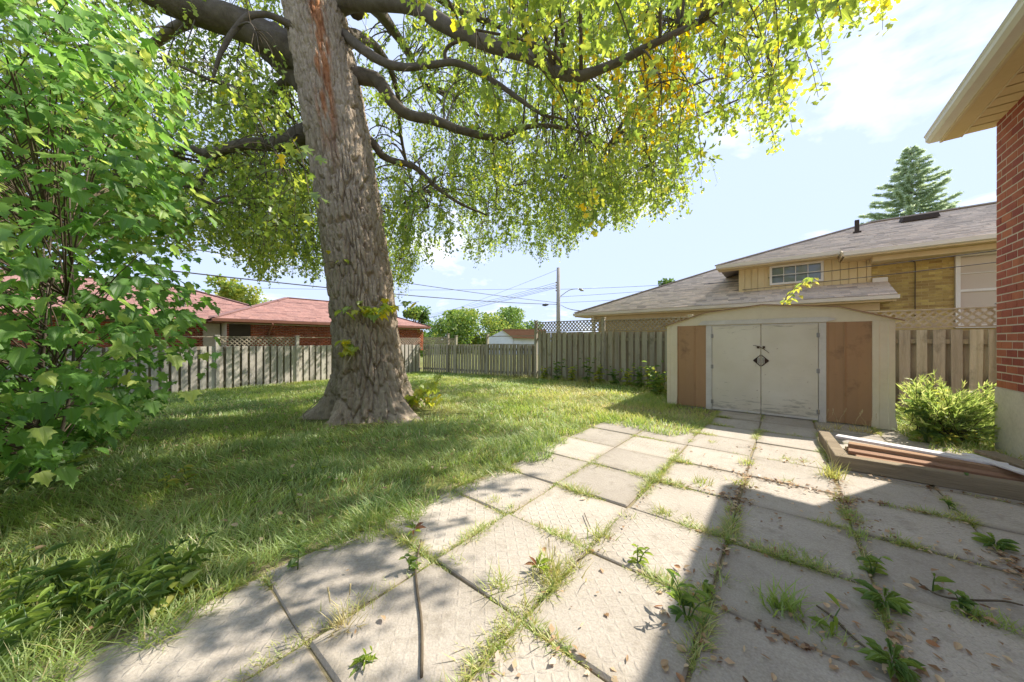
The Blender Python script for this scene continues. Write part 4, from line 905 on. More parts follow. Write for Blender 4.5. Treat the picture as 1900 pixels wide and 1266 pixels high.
# ================================================================== the big maple
TB = np.array([-5.92, 3.02])
def trunk_center(h):
    o = -1.05 * np.clip((h - .6) / 7.0, 0, 1.4) ** 1.3
    return np.stack([TB[0] + RIGHT[0] * o, TB[1] + RIGHT[1] * o, h], -1)
maple = thing('maple_tree', 'huge old maple with thick furrowed trunk and drooping leafy branches', 'tree', (float(TB[0]), float(TB[1]), 0))
ORI = np.array([TB[0], TB[1], 0.0])
def mk(name, me): o = link(name, me, maple); me.transform(Matrix.Translation(-Vector(ORI))); return o
def trunk():
    nh, na = 680, 300; h = -.12 + (np.linspace(0, 1, nh) ** 1.15) * 9.6; th = np.linspace(0, 2 * np.pi, na, endpoint=False)
    Hh, TH = np.meshgrid(h, th, indexing='ij'); cx, sx_ = np.cos(TH), np.sin(TH)
    lob = .50 + .60 * np.sin(TH * 5 + 1.0) + .45 * np.sin(TH * 3 + 2.2) + .25 * np.sin(TH * 9 + .5) + .25 * vnoise(cx * 3, sx_ * 3, 0, 5)
    R = .555 - .006 * np.clip(Hh, 0, 9) + (.34 * np.exp(-np.clip(Hh + .05, 0, 9) / .28) + .10 * np.exp(-np.clip(Hh, 0, 9) / .9)) * np.clip(lob, .1, 1.6) / .9
    R = R * (1 - .35 * sstep(7.4, 9.4, Hh)) * (1 + .05 * (vnoise(cx * 1.5, sx_ * 1.5, Hh * .5, 8) - .5) * 2)
    # long furrowed plates: jittered cells, cracked apart and lifting at their lower ends
    wob = .35 * (vnoise(cx * 2.2, sx_ * 2.2, Hh * 1.6, 2) - .5) + .12 * (vnoise(cx * 9, sx_ * 9, Hh * 6, 4) - .5)
    def plates(nc_, ph, seed):
        U = (TH / (2 * np.pi) + wob * .07) * nc_; Vv = (Hh + .35 * wob) / ph; iu, iv = np.floor(U).astype(int), np.floor(Vv).astype(int)
        f1 = np.full(U.shape, 9.0); f2 = np.full(U.shape, 9.0); rv = np.zeros(U.shape); dv = np.zeros(U.shape)
        for du in (-1, 0, 1):
            for dw in (-1, 0, 1):
                a_, b_ = (iu + du) % nc_, iv + dw; jx = _hash(a_, b_ + 900, a_ * 0, seed); jy = _hash(a_, b_ + 900, a_ * 0 + 1, seed)
                ex, ey = U - (iu + du + .15 + .7 * jx), (Vv - (iv + dw + jy)); d_ = np.hypot(ex, ey * .8)
                near = d_ < f1; f2 = np.where(near, f1, np.minimum(f2, d_)); f1 = np.where(near, d_, f1)
                rv = np.where(near, _hash(a_, b_ + 900, a_ * 0 + 2, seed), rv); dv = np.where(near, ey, dv)
        return f2 - f1, rv, dv
    e1, r1, d1 = plates(46, .42, 3); e2, r2, d2 = plates(96, .16, 7)
    smooth_zone = sstep(4.2, 5.0, Hh) * (1 - sstep(.55, 1.1, np.abs(np.angle(np.exp(1j * (TH - FACE))))))
    fine = fbm(np.cos(TH) * 40, np.sin(TH) * 40, Hh * 9, 18, 3) - .5
    disp = (.066 * (sstep(0, .24, e1) - .8) + .034 * (r1 - .5) - .014 * d1) * (1 - .5 * smooth_zone) + .016 * (sstep(0, .3, e2) - .8) + .010 * (r2 - .5) + .020 * fine
    R = R + disp
    C = trunk_center(Hh)
    V = C + np.stack([cx * R, sx_ * R, 0 * R], -1)
    rust = sstep(.0, .22, .36 - np.abs(np.angle(np.exp(1j * (TH - FACE - .05 * np.sin(Hh * 2.1) + .10 * (6 - Hh))))) + .10 * (fbm(cx * 6, sx_ * 6, Hh * 1.2, 33) - .4)) * sstep(4.0, 5.2, Hh + 1.0 * (fbm(cx * 5, sx_ * 5, Hh, 35) - .5)) * sstep(.32, .6, fbm(cx * 9, sx_ * 9, Hh * 3, 37))
    idx = np.arange(nh * na).reshape(nh, na); a, b = idx[:-1], idx[1:]
    q = np.stack([a, np.roll(a, -1, 1), np.roll(b, -1, 1), b], -1).reshape(-1, 4)
    mk('trunk', raw_mesh('trunk', V.reshape(-1, 3), q.ravel(), np.arange(len(q)) * 4, None, K['bark'], smooth=True, tint=np.clip(rust, 0, 1).ravel() * .85))
FACE = math.atan2(-TB[1], -TB[0]) - .1
trunk()

limbs = []   # (pts, radii)
def L(*p): return np.array([at_depth(*q) for q in p])
def limb(pts, radii, n=28, sides=10):
    limbs.append((spline(pts, n), np.interp(np.linspace(0, 1, n), np.linspace(0, 1, len(radii)), radii)))
    P, r = limbs[-1]
    P = P + .02 * np.stack([vnoise(P[:, 0] * 4, P[:, 1] * 4, P[:, 2] * 4, s) - .5 for s in (1, 2, 3)], -1)
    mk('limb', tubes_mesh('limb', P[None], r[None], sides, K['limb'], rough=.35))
limb(L((600, 130, 6.2), (540, 95, 6.15), (450, 48, 6.0), (300, -8, 5.6), (120, -130, 5.2), (-100, -260, 4.9)), [.34, .31, .27, .24, .16, .08])
limb(L((600, 180, 6.4), (545, 130, 6.5), (480, 80, 7.0), (410, 30, 7.4), (340, 45, 7.8), (270, 95, 8.2), (225, 150, 8.5)), [.25, .24, .20, .16, .12, .10, .05])
limb(L((560, 60, 5.8), (515, 35, 5.6), (485, 26, 5.5), (455, 34, 5.4), (428, 68, 5.35), (405, 110, 5.3), (393, 150, 5.3)), [.07, .055, .05, .045, .04, .032, .02])
limb(L((600, 245, 6.4), (560, 252, 6.45), (520, 266, 6.5), (440, 270, 6.6), (390, 286, 6.7), (345, 274, 6.8), (300, 296, 6.9), (235, 308, 7)), [.20, .18, .14, .10, .085, .06, .05, .03])
limb(L((402, 284, 6.65), (388, 312, 6.7), (371, 345, 6.7), (382, 378, 6.75)), [.06, .05, .04, .02], 14, 7)
limb(L((590, 30, 6.1), (640, 5, 6.0), (700, 6, 5.6), (770, 14, 5.25), (830, 48, 5.0), (900, 80, 4.8), (980, 104, 4.6), (1050, 140, 4.4), (1120, 128, 4.25), (1200, 88, 4.05), (1300, 40, 3.9)), [.18, .15, .125, .115, .11, .10, .09, .075, .055, .045, .03])
limb(L((610, 40, 6.1), (645, 70, 6.0), (690, 104, 5.8), (740, 124, 5.65), (800, 121, 5.45), (845, 116, 5.35), (900, 140, 5.25), (960, 182, 5.15), (1010, 215, 5.1)), [.10, .085, .075, .065, .055, .05, .042, .035, .02])
limb(L((828, 117, 5.4), (826, 95, 5.35), (842, 80, 5.3), (876, 79, 5.25), (930, 95, 5.2)), [.035, .03, .028, .025, .015], 16, 7)
limb(L((640, 130, 6.2), (668, 142, 6.15), (702, 152, 6.15), (727, 188, 6.2), (757, 213, 6.3), (800, 222, 6.4), (850, 240, 6.5), (920, 256, 6.7), (985, 234, 6.9), (1060, 240, 7.1), (1130, 268, 7.2)), [.17, .14, .125, .11, .10, .095, .08, .06, .05, .04, .02])
limb(L((650, 235, 6.4), (690, 263, 6.5), (716, 294, 6.7), (770, 311, 6.95), (802, 341, 7.15), (850, 376, 7.4), (905, 400, 7.7)), [.10, .085, .07, .06, .05, .035, .02])
limb(L((660, 20, 6.5), (700, -40, 7.0), (760, -40, 7.6), (850, 20, 8.2), (950, 60, 8.8), (1060, 130, 9.2)), [.16, .13, .10, .08, .06, .03])
limb(L((640, 60, 6.5), (700, 90, 7.3), (735, 160, 8.2), (745, 260, 9.0), (770, 360, 9.6)), [.12, .09, .06, .045, .02])
limb(L((590, 120, 6.6), (520, 160, 7.8), (470, 210, 9.0), (430, 300, 9.8)), [.12, .09, .06, .03])
T0 = trunk_center(np.array([7.6]))[0]
for dx, dy, dz in ((2.2, 1.2, 3.6), (-1.6, 1.8, 3.8), (-1.8, -1.8, 3.2), (1.6, -1.8, 3.4), (4.6, 2.6, 2.0), (5.6, .6, 1.6), (3.0, 3.9, 1.8), (-4.5, .8, 2.0), (-2.5, 4.2, 2.2), (0, -4.5, 2.0), (-3.6, -3.2, 1.8)):
    e = T0 + np.array([dx, dy, dz]); limb([T0 + [0, 0, -.4], T0 + np.array([dx * .3, dy * .3, dz * .55 + .4]), T0 + np.array([dx * .7, dy * .7, dz * .9 + .3]), e], [.26, .18, .11, .04], 20, 8)

# ------------------------------------------------------------------ crown: drooping twigs with leaves
OUT = np.array([(-300, 560), (0, 520), (200, 470), (250, 505), (300, 460), (340, 485), (400, 470), (440, 505), (500, 535), (540, 500), (580, 545), (620, 505), (740, 560), (770, 548), (785, 500), (820, 470), (850, 470), (878, 530), (900, 500), (940, 465), (975, 475), (1000, 505), (1040, 470), (1080, 475), (1095, 425), (1130, 420),
                (1180, 440), (1195, 400), (1240, 430), (1262, 395), (1310, 392), (1320, 345), (1290, 330), (1262, 270), (1300, 230), (1350, 265), (1385, 300), (1400, 270), (1445, 300), (1462, 205), (1510, 165), (1545, 175), (1565, 100), (1600, 62), (1640, 90), (1668, 70), (1676, -40), (1800, -120), (2600, -300)], float)
TRL = np.array([(0, 519, 640), (200, 560, 690), (400, 600, 725), (560, 612, 745), (700, 600, 790)], float)
def crown():
    n0 = 40000; rnd = np.random.default_rng(11)
    rr = 9.0 * np.sqrt(rnd.random(n0)); a = rnd.uniform(0, 2 * np.pi, n0)
    c0 = np.array([-5.3, 3.6]); x = c0[0] + rr * np.cos(a); y = c0[1] + rr * np.sin(a)
    top = 12.6 - .085 * rr ** 2
    low = 2.5 + 1.3 * vnoise(x * .35, y * .35, 0, 3) - .15 * np.clip(rr - 6, 0, 3)
    z = low + (top - low) * rnd.random(n0) ** 1.25
    P = np.stack([x, y, z], -1)
    Ln = rnd.uniform(.4, 1.05, n0)                      # twig length
    tip = P - np.array([0, 0, 1])[None] * (Ln * .92)[:, None]
    u, v, d = project(tip); ub, vb, db = project(P)
    inframe = (d > .3) & (u > -150) & (u < 2050)
    b = np.interp(u, OUT[:, 0], OUT[:, 1]) + rnd.normal(-4, 10, n0) + 50 * (vnoise(u / 26.0, d * .8, 0, 19) - .55)
    keep = ~(inframe & (v > b)) 
    # limits beside the outline steps
    b2 = np.interp(u + 18, OUT[:, 0], OUT[:, 1]); b3 = np.interp(u - 18, OUT[:, 0], OUT[:, 1]); keep &= ~(inframe & (v > np.minimum(b2, b3) + 10))
    keep &= np.linalg.norm(P - EYEP, axis=1) > 3.0
    keep &= ~((u < 520) & (u > -400) & (d < 4.6) & (d > 0) & (v > -150))
    # trunk stays clear of nearer sprays
    t0 = np.interp(np.minimum(vb, v), TRL[:, 0], TRL[:, 1]) - 14; t1 = np.interp(v, TRL[:, 0], TRL[:, 2]) + 14
    keep &= ~((d < 6.6) & (d > 0) & (u > t0) & (u < t1) & (v > -20))
    # the big limbs stay in view: hardly any sprays hang in front of them
    for lp, lr in limbs[:10]:
        lu, lv, ld = project(lp); mid = P - np.array([0, 0, 1]) * (Ln * .5)[:, None]
        mu, mv, md = project(mid)
        for q in range(0, len(lp)):
            hit = (np.abs(mu - lu[q]) < 16) & (mv > lv[q] - 38) & (mv < lv[q] + 26) & (md < ld[q] + .15) & (md > 0)
            keep &= ~(hit & (rnd.random(n0) < .9))
    keep &= ~((x < -8.6) & (y > 4.2) & (rnd.random(n0) < .55))      # lets the sun reach the side fence
    # airy: openings in the crown
    hole = .5 * fbm(x * .6, y * .6, z * .6, 17, 3) + .5 * fbm(x * .27, y * .27, z * .3, 27, 2); pk = .95 * sstep(.43, .53, hole); pk = np.where(u < 600, np.maximum(pk, .34), np.where(u > 1000, np.maximum(pk, .28), np.maximum(pk, .08))); keep &= rnd.random(n0) < pk
    # thin out what the frame does not show (it still throws the dappled shade)
    keep &= ~((u > 1650) & (u < 2300) & (v > -70) & (d > 0))
    vis = (d > .5) & (ub > -120) & (ub < 2020) & (v > -60)
    keep &= vis | (rnd.random(n0) < .03)
    P, Ln, vis = P[keep], Ln[keep], vis[keep]; N = len(P); print('crown twigs', N, 'visible', vis.sum())
    # twig paths: hang from P with an outward sweep
    outw = unit(np.stack([P[:, 0] - c0[0], P[:, 1] - c0[1], 0 * P[:, 0]], -1)); sw = outw * rnd.uniform(-.1, .5, (N, 1)) + rnd.normal(0, .25, (N, 3)) * [1, 1, 0]
    s = np.linspace(0, 1, 4)
    paths = P[:, None, :] + sw[:, None, :] * (Ln[:, None] * np.sqrt(s)[None])[..., None] * .6; paths[..., 2] -= Ln[:, None] * (s ** 1.3)[None] * .92
    # connect every twig to a small branch, every branch to a limb
    LP = np.concatenate([l[0][4:] for l in limbs])
    nc = 520; ci = rnd.choice(N, nc, replace=False); C = P[ci].copy(); C[:, 2] += .35
    lab = np.empty(N, int)
    for i in range(0, N, 4000): lab[i:i + 4000] = ((P[i:i + 4000, None, :] - C[None]) ** 2).sum(-1).argmin(1)
    nearest = ((C[:, None, :] - LP[None]) ** 2 * [1, 1, .6]).sum(-1).argmin(1); A = LP[nearest]
    m = np.linspace(0, 1, 9)[None, :, None]; bp = A[:, None] * (1 - m) + C[:, None] * m; dist = np.linalg.norm(C - A, axis=1)
    bp[..., 2] += (dist * .16)[:, None] * np.sin(np.pi * m[..., 0]); bp += (np.sin(np.pi * m)) * rnd.normal(0, .10, (nc, 1, 3)) * dist[:, None, None] * .6
    br = np.linspace(1, .35, 9)[None] * np.clip(.012 + .007 * dist, .012, .045)[:, None]
    bu, bv, bd = project(bp.reshape(-1, 3)); bu, bv, bd = (q.reshape(nc, 9) for q in (bu, bv, bd))
    cross = ((bd < 6.2) & (bd > 0) & (bu > np.interp(bv, TRL[:, 0], TRL[:, 1]) - 5) & (bu < np.interp(bv, TRL[:, 0], TRL[:, 2]) + 5)).any(1) | (dist > 3.6)
    bp, br = bp[~cross], br[~cross]
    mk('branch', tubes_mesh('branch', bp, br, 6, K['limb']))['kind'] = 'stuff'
    BPT = np.concatenate([bp.reshape(-1, 3), LP]); hang = np.empty((N, 3))
    for i in range(0, N, 1000):
        hang[i:i + 1000] = BPT[(((P[i:i + 1000, None, :] - BPT[None]) ** 2) * [1, 1, 1.2]).sum(-1).argmin(1)]
    m = np.linspace(0, 1, 4)[None, :, None]; q = hang[:, None] * (1 - m) + P[:, None] * m; dd = np.linalg.norm(P - hang, axis=1); q[..., 2] += (dd * .15)[:, None] * np.sin(np.pi * m[..., 0])
    ok = dd < 1.3
    mk('twig', tubes_mesh('twig', np.concatenate([q[ok & vis], paths[vis]]), np.concatenate([np.tile(np.array([.008, .007, .006, .004]), (int((ok & vis).sum()), 1)), np.tile(np.array([.005, .004, .003, .002]), (int(vis.sum()), 1))]), 3, K['twig'], cap=False))['kind'] = 'stuff'
    # leaves
    nl = np.where(vis, rnd.integers(15, 27, N), rnd.integers(8, 13, N)); tw = np.repeat(np.arange(N), nl); M = len(tw)
    f = rnd.random(M) ** .8; i3 = np.minimum((f * 3).astype(int), 2); w_ = f * 3 - i3
    base = paths[tw, i3] * (1 - w_)[:, None] + paths[tw, i3 + 1] * w_[:, None] + rnd.normal(0, .05, (M, 3))
    ang = rnd.uniform(0, 2 * np.pi, M); t = np.stack([np.cos(ang) * .75, np.sin(ang) * .75, -rnd.uniform(.25, 1.3, M)], -1)
    n = np.stack([np.cos(ang) * .5, np.sin(ang) * .5, np.full(M, .8)], -1) + rnd.normal(0, .45, (M, 3))
    bigger = np.where(vis[tw], 1.0, 1.5); size = rnd.uniform(.055, .096, M) * bigger
    pos = base
    uu, vv, _ = project(pos)
    tint = .30 + .14 * rnd.standard_normal(M) + .35 * (vnoise(pos[:, 0] * .9, pos[:, 1] * .9, pos[:, 2] * .9, 44) - .45) + .42 * sstep(.48, .64, vnoise(pos[:, 0] * .55 + 4, pos[:, 1] * .55, pos[:, 2] * .8, 47)) * sstep(-5.0, -1.5, pos[:, 0]) + .15 * sstep(-3.0, .4, pos[:, 0])
    tint = np.clip(tint, 0, 1)
    HALF = [(0, 0, 0), (.40, .16, .07), (.20, .36, .03), (.40, .70, .09), (0, 1, -.06)]
    TV = HALF + [(-p[0], p[1], p[2]) for p in HALF[1:4]]; TF = [(0, 1, 2, 4), (2, 3, 4), (0, 4, 6, 5), (6, 4, 7)]
    dcam = np.linalg.norm(pos - EYEP, axis=1); inview = (uu > -20) & (uu < 1920) & (vv > -20) & (vv < 700)
    order = np.argsort(np.where(inview, dcam, 1e9))[:240]; single = np.zeros(M, bool); single[order] = True
    k = ~single & ~((uu > 1664) & (vv > -30) & (uu < 2100)); order = [i for i in order if uu[i] < 1664]
    print('crown leaves', M)
    mk('foliage', leaf_mesh('foliage', TV, TF, pos[k], t[k], n[k], size[k], K['leaf'], tint[k]))['kind'] = 'stuff'
    big = [(0, 0, 0), (.16, .03, .02), (.44, .14, .07), (.30, .22, .05), (.20, .34, .02), (.36, .50, .07), (.44, .74, .10), (.24, .66, .05), (.10, .60, 0), (.13, .80, -.01), (0, 1, -.08)]
    lm = [flat_leaf('leaf', big, K['leafr'], v_) for v_ in (.35, .6, .8)]
    for i in order: place_leaf(lm[0 if tint[i] < .48 else 1 if tint[i] < .7 else 2], maple, pos[i] - ORI, t[i], n[i], size[i] * 1.1)
def flat_leaf(name, half, mat, tint):
    h = len(half); V = [*half] + [(-p[0], p[1], p[2]) for p in half[1:-1]]
    fl = tuple(range(h)); fr = (0, h - 1) + tuple(range(2 * h - 3, h - 1, -1))
    me = MB().add(V, [fl, fr]).mesh(name, mat)
    a = me.attributes.new('tint', 'FLOAT', 'POINT'); a.data.foreach_set('value', np.full(len(me.vertices), tint, dtype=np.float32)); return me
def place_leaf(me, parent, pos, t, n, size, name='leaf'):
    t = unit(np.asarray(t, float)); n = np.asarray(n, float); n = unit(n - (n @ t) * t); s = np.cross(t, n)
    M_ = Matrix(((s[0], t[0], n[0]), (s[1], t[1], n[1]), (s[2], t[2], n[2])))
    return link(name, me, parent, pos, M_.to_euler(), size)
crown()

# fresh suckers on the trunk and at its foot
BIGM = [(0, 0, 0), (.14, -.04, .05), (.30, .02, .10), (.46, .10, .08), (.34, .22, .11), (.42, .34, .12), (.52, .48, .06), (.34, .50, .10), (.24, .56, .07), (.26, .74, .0), (.12, .76, .0), (0, 1, -.16)]
sucker_leaf = [flat_leaf('leaf', BIGM, K['leafr'], v_) for v_ in (.42, .55, .66)]
def sucker(label, base, n, spread, up_, size, seed, cat='sprout', group=None):
    rnd = np.random.default_rng(seed); root = thing('maple_sprout', label, cat, tuple(float(c) for c in base), 0, group)
    toward = unit(EYEP * [1, 1, 0] - np.asarray(base) * [1, 1, 0])
    paths = []
    for k in range(max(2, n // 5)):
        d = toward * rnd.uniform(.5, 1.1) + RIGHT * rnd.normal(0, 1.0) + np.array([0, 0, up_ * rnd.uniform(.5, 1.3)]); L_ = spread * rnd.uniform(.6, 1.1)
        p = spline([np.zeros(3) - toward * .08, d * L_ * .5 + [0, 0, .04], d * L_ + [0, 0, -.03]], 5); paths.append(p)
        for q in range(n // max(2, n // 5)):
            s = rnd.uniform(.35, 1); b = p[min(4, int(s * 4.99))]; a = rnd.uniform(0, 6.28)
            place_leaf(sucker_leaf[rnd.integers(0, 3)], root, b + rnd.normal(0, .05, 3), [math.cos(a), math.sin(a), -.7], [math.cos(a) * .4, math.sin(a) * .4, 1], rnd.uniform(.7, 1.2) * size)
    link('stem', tubes_mesh('stem', np.array(paths), np.tile(np.linspace(.006, .003, 5), (len(paths), 1)), 5, K['twig']), root)
def on_trunk(px, py):
    for z in np.linspace(4.6, 6.6, 200):
        p = at_depth(px, py, z); c = trunk_center(np.array([p[2]]))[0]
        if np.hypot(*(p - c)[:2]) < .60: return p
    return at_depth(px, py, 5.6)
sucker('bright green maple sprout growing from the middle of the trunk', on_trunk(690, 590), 36, .30, .9, .17, 1)
sucker('small maple sprout low on the trunk above the slanting stem', on_trunk(650, 655), 18, .22, .9, .15, 2)
sucker('tiny maple sprout high on the trunk edge', on_trunk(630, 492), 5, .12, .3, .09, 3)
sucker('small maple sprout beside the middle one on the trunk', on_trunk(722, 578), 9, .14, .9, .13, 4)
sucker('yellow green maple suckers at the foot of the trunk', on_ground(772, 752) + [0, 0, .02], 54, .52, .9, .18, 5)
sp = [on_ground(565, 775), on_ground(565, 775) + [.05, 0, .1], at_depth(620, 715, 5.3), at_depth(652, 660, 5.35)]
tag(tube_obj('leaning_stem', sp, [.008, .006], K['juniper'] if False else K['lattice'], n=12, sides=5), 'thin pale stem leaning against the maple trunk', 'stem')

# ================================================================== leafy sapling at the side of the lawn
def sapling():
    rnd = np.random.default_rng(23); c = np.array([-5.55, -.55, 0.0]); root = thing('maple_sapling', 'dense bright green maple sapling with big lobed leaves beside the lawn', 'tree', tuple(c))
    stems, rad = [], []; tips = []
    for k in range(5):
        a = rnd.uniform(0, 6.28); r1 = rnd.uniform(.1, .9); hgt = rnd.uniform(1.8, 3.3)
        b = np.array([math.cos(a) * .15, math.sin(a) * .15, -.05]); e = np.array([math.cos(a) * r1, math.sin(a) * r1, hgt])
        stems.append(spline([b, b * 2 + [0, 0, hgt * .4], e], 10)); rad.append(np.linspace(.018, .005, 10))
    stems = np.array(stems)
    # sprays of leaves fill an uneven volume; reach matches the outline seen against the lawn and fence
    n = 23000; d = unit(rnd.standard_normal((n, 3))); hz = .03 + 4.3 * rnd.random(n) ** 1.6; a = rnd.uniform(0, 6.28, n)
    prof = np.interp(hz, [0, .35, .8, 1.3, 1.8, 2.3, 3.0, 3.7, 4.3], [2.1, 2.3, 2.5, 2.6, 2.6, 2.45, 2.2, 1.8, 1.2])
    r = prof * (.45 + .55 * rnd.random(n) ** .6) * (.72 + .5 * vnoise(np.cos(a) * 2.2, np.sin(a) * 2.2, hz * 1.6, 6))
    P = np.stack([np.cos(a) * r, np.sin(a) * r, hz], -1)
    W_ = P + c; u, v, z = project(W_)
    ob = np.interp(v, [100, 200, 300, 380, 470, 520, 545, 600, 650, 700, 740, 790, 840, 900], [290, 310, 330, 345, 300, 310, 365, 345, 340, 300, 270, 210, 140, 70])
    k = (v < 862 + rnd.normal(0, 14, n)) & ~((z > 0) & (u > ob + rnd.normal(-8, 36, n))) & (np.linalg.norm(W_ - EYEP, axis=1) > 1.7) & (rnd.random(n) < sstep(.18, .36, vnoise(P[:, 0] * 1.8, P[:, 1] * 1.8, P[:, 2] * 2.4, 9)) + .15)
    P, r, a, hz = P[k], r[k], a[k], hz[k]; n = len(P); print('sapling leaves', n)
    ang = a + rnd.normal(0, .7, n)
    t = np.stack([np.cos(ang), np.sin(ang), -rnd.uniform(.2, 1.6, n)], -1); nn = np.stack([np.cos(ang) * .7, np.sin(ang) * .7, np.full(n, .8)], -1) + rnd.normal(0, .40, (n, 3))
    size = rnd.uniform(.055, .145, n); tint = np.clip(rnd.normal(.55, .22, n) + .2 * (hz - 2) / 2.5, 0, 1)
    # twigs that carry the leaves
    st = stems[rnd.integers(0, 5, n)]; lvl = np.clip((hz / st[:, -1, 2] * 9 * .8).astype(int), 0, 9); A = st[np.arange(n), lvl]
    sel = (rnd.random(n) < .03) & (hz > .6); m = np.linspace(0, 1, 5)[None, :, None]; pt_ = A[sel][:, None] * (1 - m) + P[sel][:, None] * m; pt_[..., 2] += .15 * np.sin(np.pi * m[..., 0]) * 1.0
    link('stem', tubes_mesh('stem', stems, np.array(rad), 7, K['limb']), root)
    link('branch', tubes_mesh('branch', pt_, np.tile(np.array([.006, .006, .005, .004, .002]), (len(pt_), 1)), 4, K['twig']), root)['kind'] = 'stuff'
    h = len(BIGM); TV = [*BIGM] + [(-p[0], p[1], p[2]) for p in BIGM[1:-1]]; TF = [tuple(range(h)), (0, h - 1) + tuple(range(2 * h - 3, h - 1, -1))]
    dc = np.linalg.norm(P + c - EYEP, axis=1); uu, vv, zz = project(P + c); inv = (uu > 0) & (uu < 1900) & (zz > 0) & (vv > 0)
    order = np.argsort(np.where(inv, dc, 1e9))[:290]; s_ = np.zeros(n, bool); s_[order] = True
    link('foliage', leaf_mesh('foliage', TV, TF, P[~s_], t[~s_], nn[~s_], size[~s_], K['shrub'], tint[~s_]), root)['kind'] = 'stuff'
    lm = [flat_leaf('leaf', BIGM, K['shrubr'], q) for q in (.35, .6, .75)]
    for i in order: place_leaf(lm[int(rnd.integers(0, 3))], root, P[i], t[i], nn[i], size[i])
sapling()

# ================================================================== weeds
LANCE = [(0, 0, 0), (.07, .12, .01), (.13, .38, .03), (.10, .68, .03), (0, 1, -.08)]
OVAL = [(0, 0, 0), (.16, .10, .02), (.29, .36, .05), (.22, .70, .03), (0, 1, -.10)]
TOOTH = [(0, 0, 0), (.03, .15, .01), (.10, .24, .02), (.04, .32, .02), (.14, .44, .03), (.06, .52, .03), (.16, .66, .04), (.10, .80, .02), (0, 1, -.06)]
def leafset(half, tints):
    half = [(x * .85, y, z + .13 * math.sin(math.pi * y) - .14 * y * y) for x, y, z in half]
    return [flat_leaf('leaf', half, K['weed'], q) for q in tints]
SETS = {'lance': leafset(LANCE, (.38, .5, .6)), 'lance_bright': leafset(LANCE, (.55, .7)), 'oval': leafset(OVAL, (.38, .5, .6)), 'oval_bright': leafset(OVAL, (.6, .75, .85)), 'tooth': leafset(TOOTH, (.42, .52, .62)), 'red': leafset(LANCE, (.7, 1.0, .55))}
def leafy(label, pos, kind, n, height, size, seed, group=None, spread=.5, cat='weed', name='leafy_weed'):
    rnd = np.random.default_rng(seed); root = thing(name, label, cat, tuple(float(q) for q in pos), rnd.uniform(0, 6.28), group)
    ns = max(1, n // 7); P_ = []
    for k in range(ns):
        a = rnd.uniform(0, 6.28); e = np.array([math.cos(a) * spread * height * rnd.uniform(.1, 1), math.sin(a) * spread * height * rnd.uniform(.1, 1), height * rnd.uniform(.75, 1.1)])
        p = spline([(0, 0, -.03), e * [.4, .4, .55], e], 6); P_.append(p)
        for q in range(n // ns):
            s = (q + 1) / (n // ns); b = p[min(5, int(s * 5))]; la = rnd.uniform(0, 6.28) if q % 2 else a + 3.14 + rnd.normal(0, .5)
            place_leaf(SETS[kind][rnd.integers(0, len(SETS[kind]))], root, b, [math.cos(la), math.sin(la), rnd.uniform(-.3, .5)], [-math.cos(la) * .3, -math.sin(la) * .3, 1], size * rnd.uniform(.7, 1.2) * (1.15 - .4 * s))
    link('stem', tubes_mesh('stem', np.array(P_), np.tile(np.linspace(.004, .002, 6), (ns, 1)), 5, K['juniper']), root)
    return root
def rosette(label, pos, kind, n, size, seed, group=None, up=.35):
    rnd = np.random.default_rng(seed); root = thing('rosette_weed', label, 'weed', tuple(float(q) for q in pos), 0, group)
    for k in range(n):
        a = k * 2.4 + rnd.normal(0, .2); place_leaf(SETS[kind][rnd.integers(0, len(SETS[kind]))], root, (math.cos(a) * .008, math.sin(a) * .008, .004 + .002 * k), [math.cos(a), math.sin(a), up * rnd.uniform(.3, 1.5)], [-math.cos(a) * .5, -math.sin(a) * .5, 1], size * rnd.uniform(.7, 1.15))
    return root
def tuft(label, pos, n, height, seed, tint=(.4, .8), group=None, spread=.5, width=.006, base_r=.03, heads=0):
    rnd = np.random.default_rng(seed); ang = rnd.uniform(0, 6.28, n); b = np.stack([rnd.normal(0, base_r, n), rnd.normal(0, base_r, n), np.full(n, -.03)], -1)
    t = np.stack([np.cos(ang) * spread * rnd.uniform(.2, 1.6, n), np.sin(ang) * spread * rnd.uniform(.2, 1.6, n), np.ones(n)], -1); nn = np.stack([np.cos(ang), np.sin(ang), np.full(n, -.5)], -1)
    Lh = height * rnd.uniform(.4, 1.1, n) + .03
    me = leaf_mesh('grass_tuft', BLADE_V, BLADE_F, b, t, nn, np.stack([rnd.uniform(.7, 1.3, n) * width, Lh, Lh], -1), K['grass'], rnd.uniform(*tint, n))
    o = tag(link('grass_tuft', me, None, pos), label, 'grass tuft', group)
    for k in range(heads):
        a = rnd.uniform(0, 6.28); e = np.array([math.cos(a) * height * .5, math.sin(a) * height * .5, height * rnd.uniform(1.2, 1.8)])
        tube_obj('seed_stalk', [(0, 0, -.02), e * [.3, .3, .6], e], [.0014, .001], K['straw'], o, 8, 4)
        tube_obj('seed_head', [e, e + [e[0] * .1, e[1] * .1, .05]], [.002, .0042], K['straw'], o, 4, 5)
    return o
G = lambda px, py: on_ground(px, py)
tl = 'yellow green grass tuft growing in a joint of the sunlit slabs'; tg = 'small grass tufts in sunlit joints'
for i, (px, py, h) in enumerate(((926, 1092, .11), (1049, 993, .07), (1116, 997, .10), (914, 930, .06), (950, 944, .06), (847, 1043, .05), (1230, 954, .08), (1304, 898, .09), (1225, 952, .06), (1279, 968, .05), (1387, 860, .10), (1374, 898, .09), (1362, 948, .08),
                                 (1457, 852, .06), (1490, 856, .06), (1462, 894, .05), (1166, 962, .06), (1320, 820, .05), (1410, 800, .06), (1474, 808, .05), (1256, 838, .06))):
    tuft(tl, G(px, py), 45 if h < .08 else 70, h, 100 + i, group=tg, base_r=.028 if h < .08 else .035)
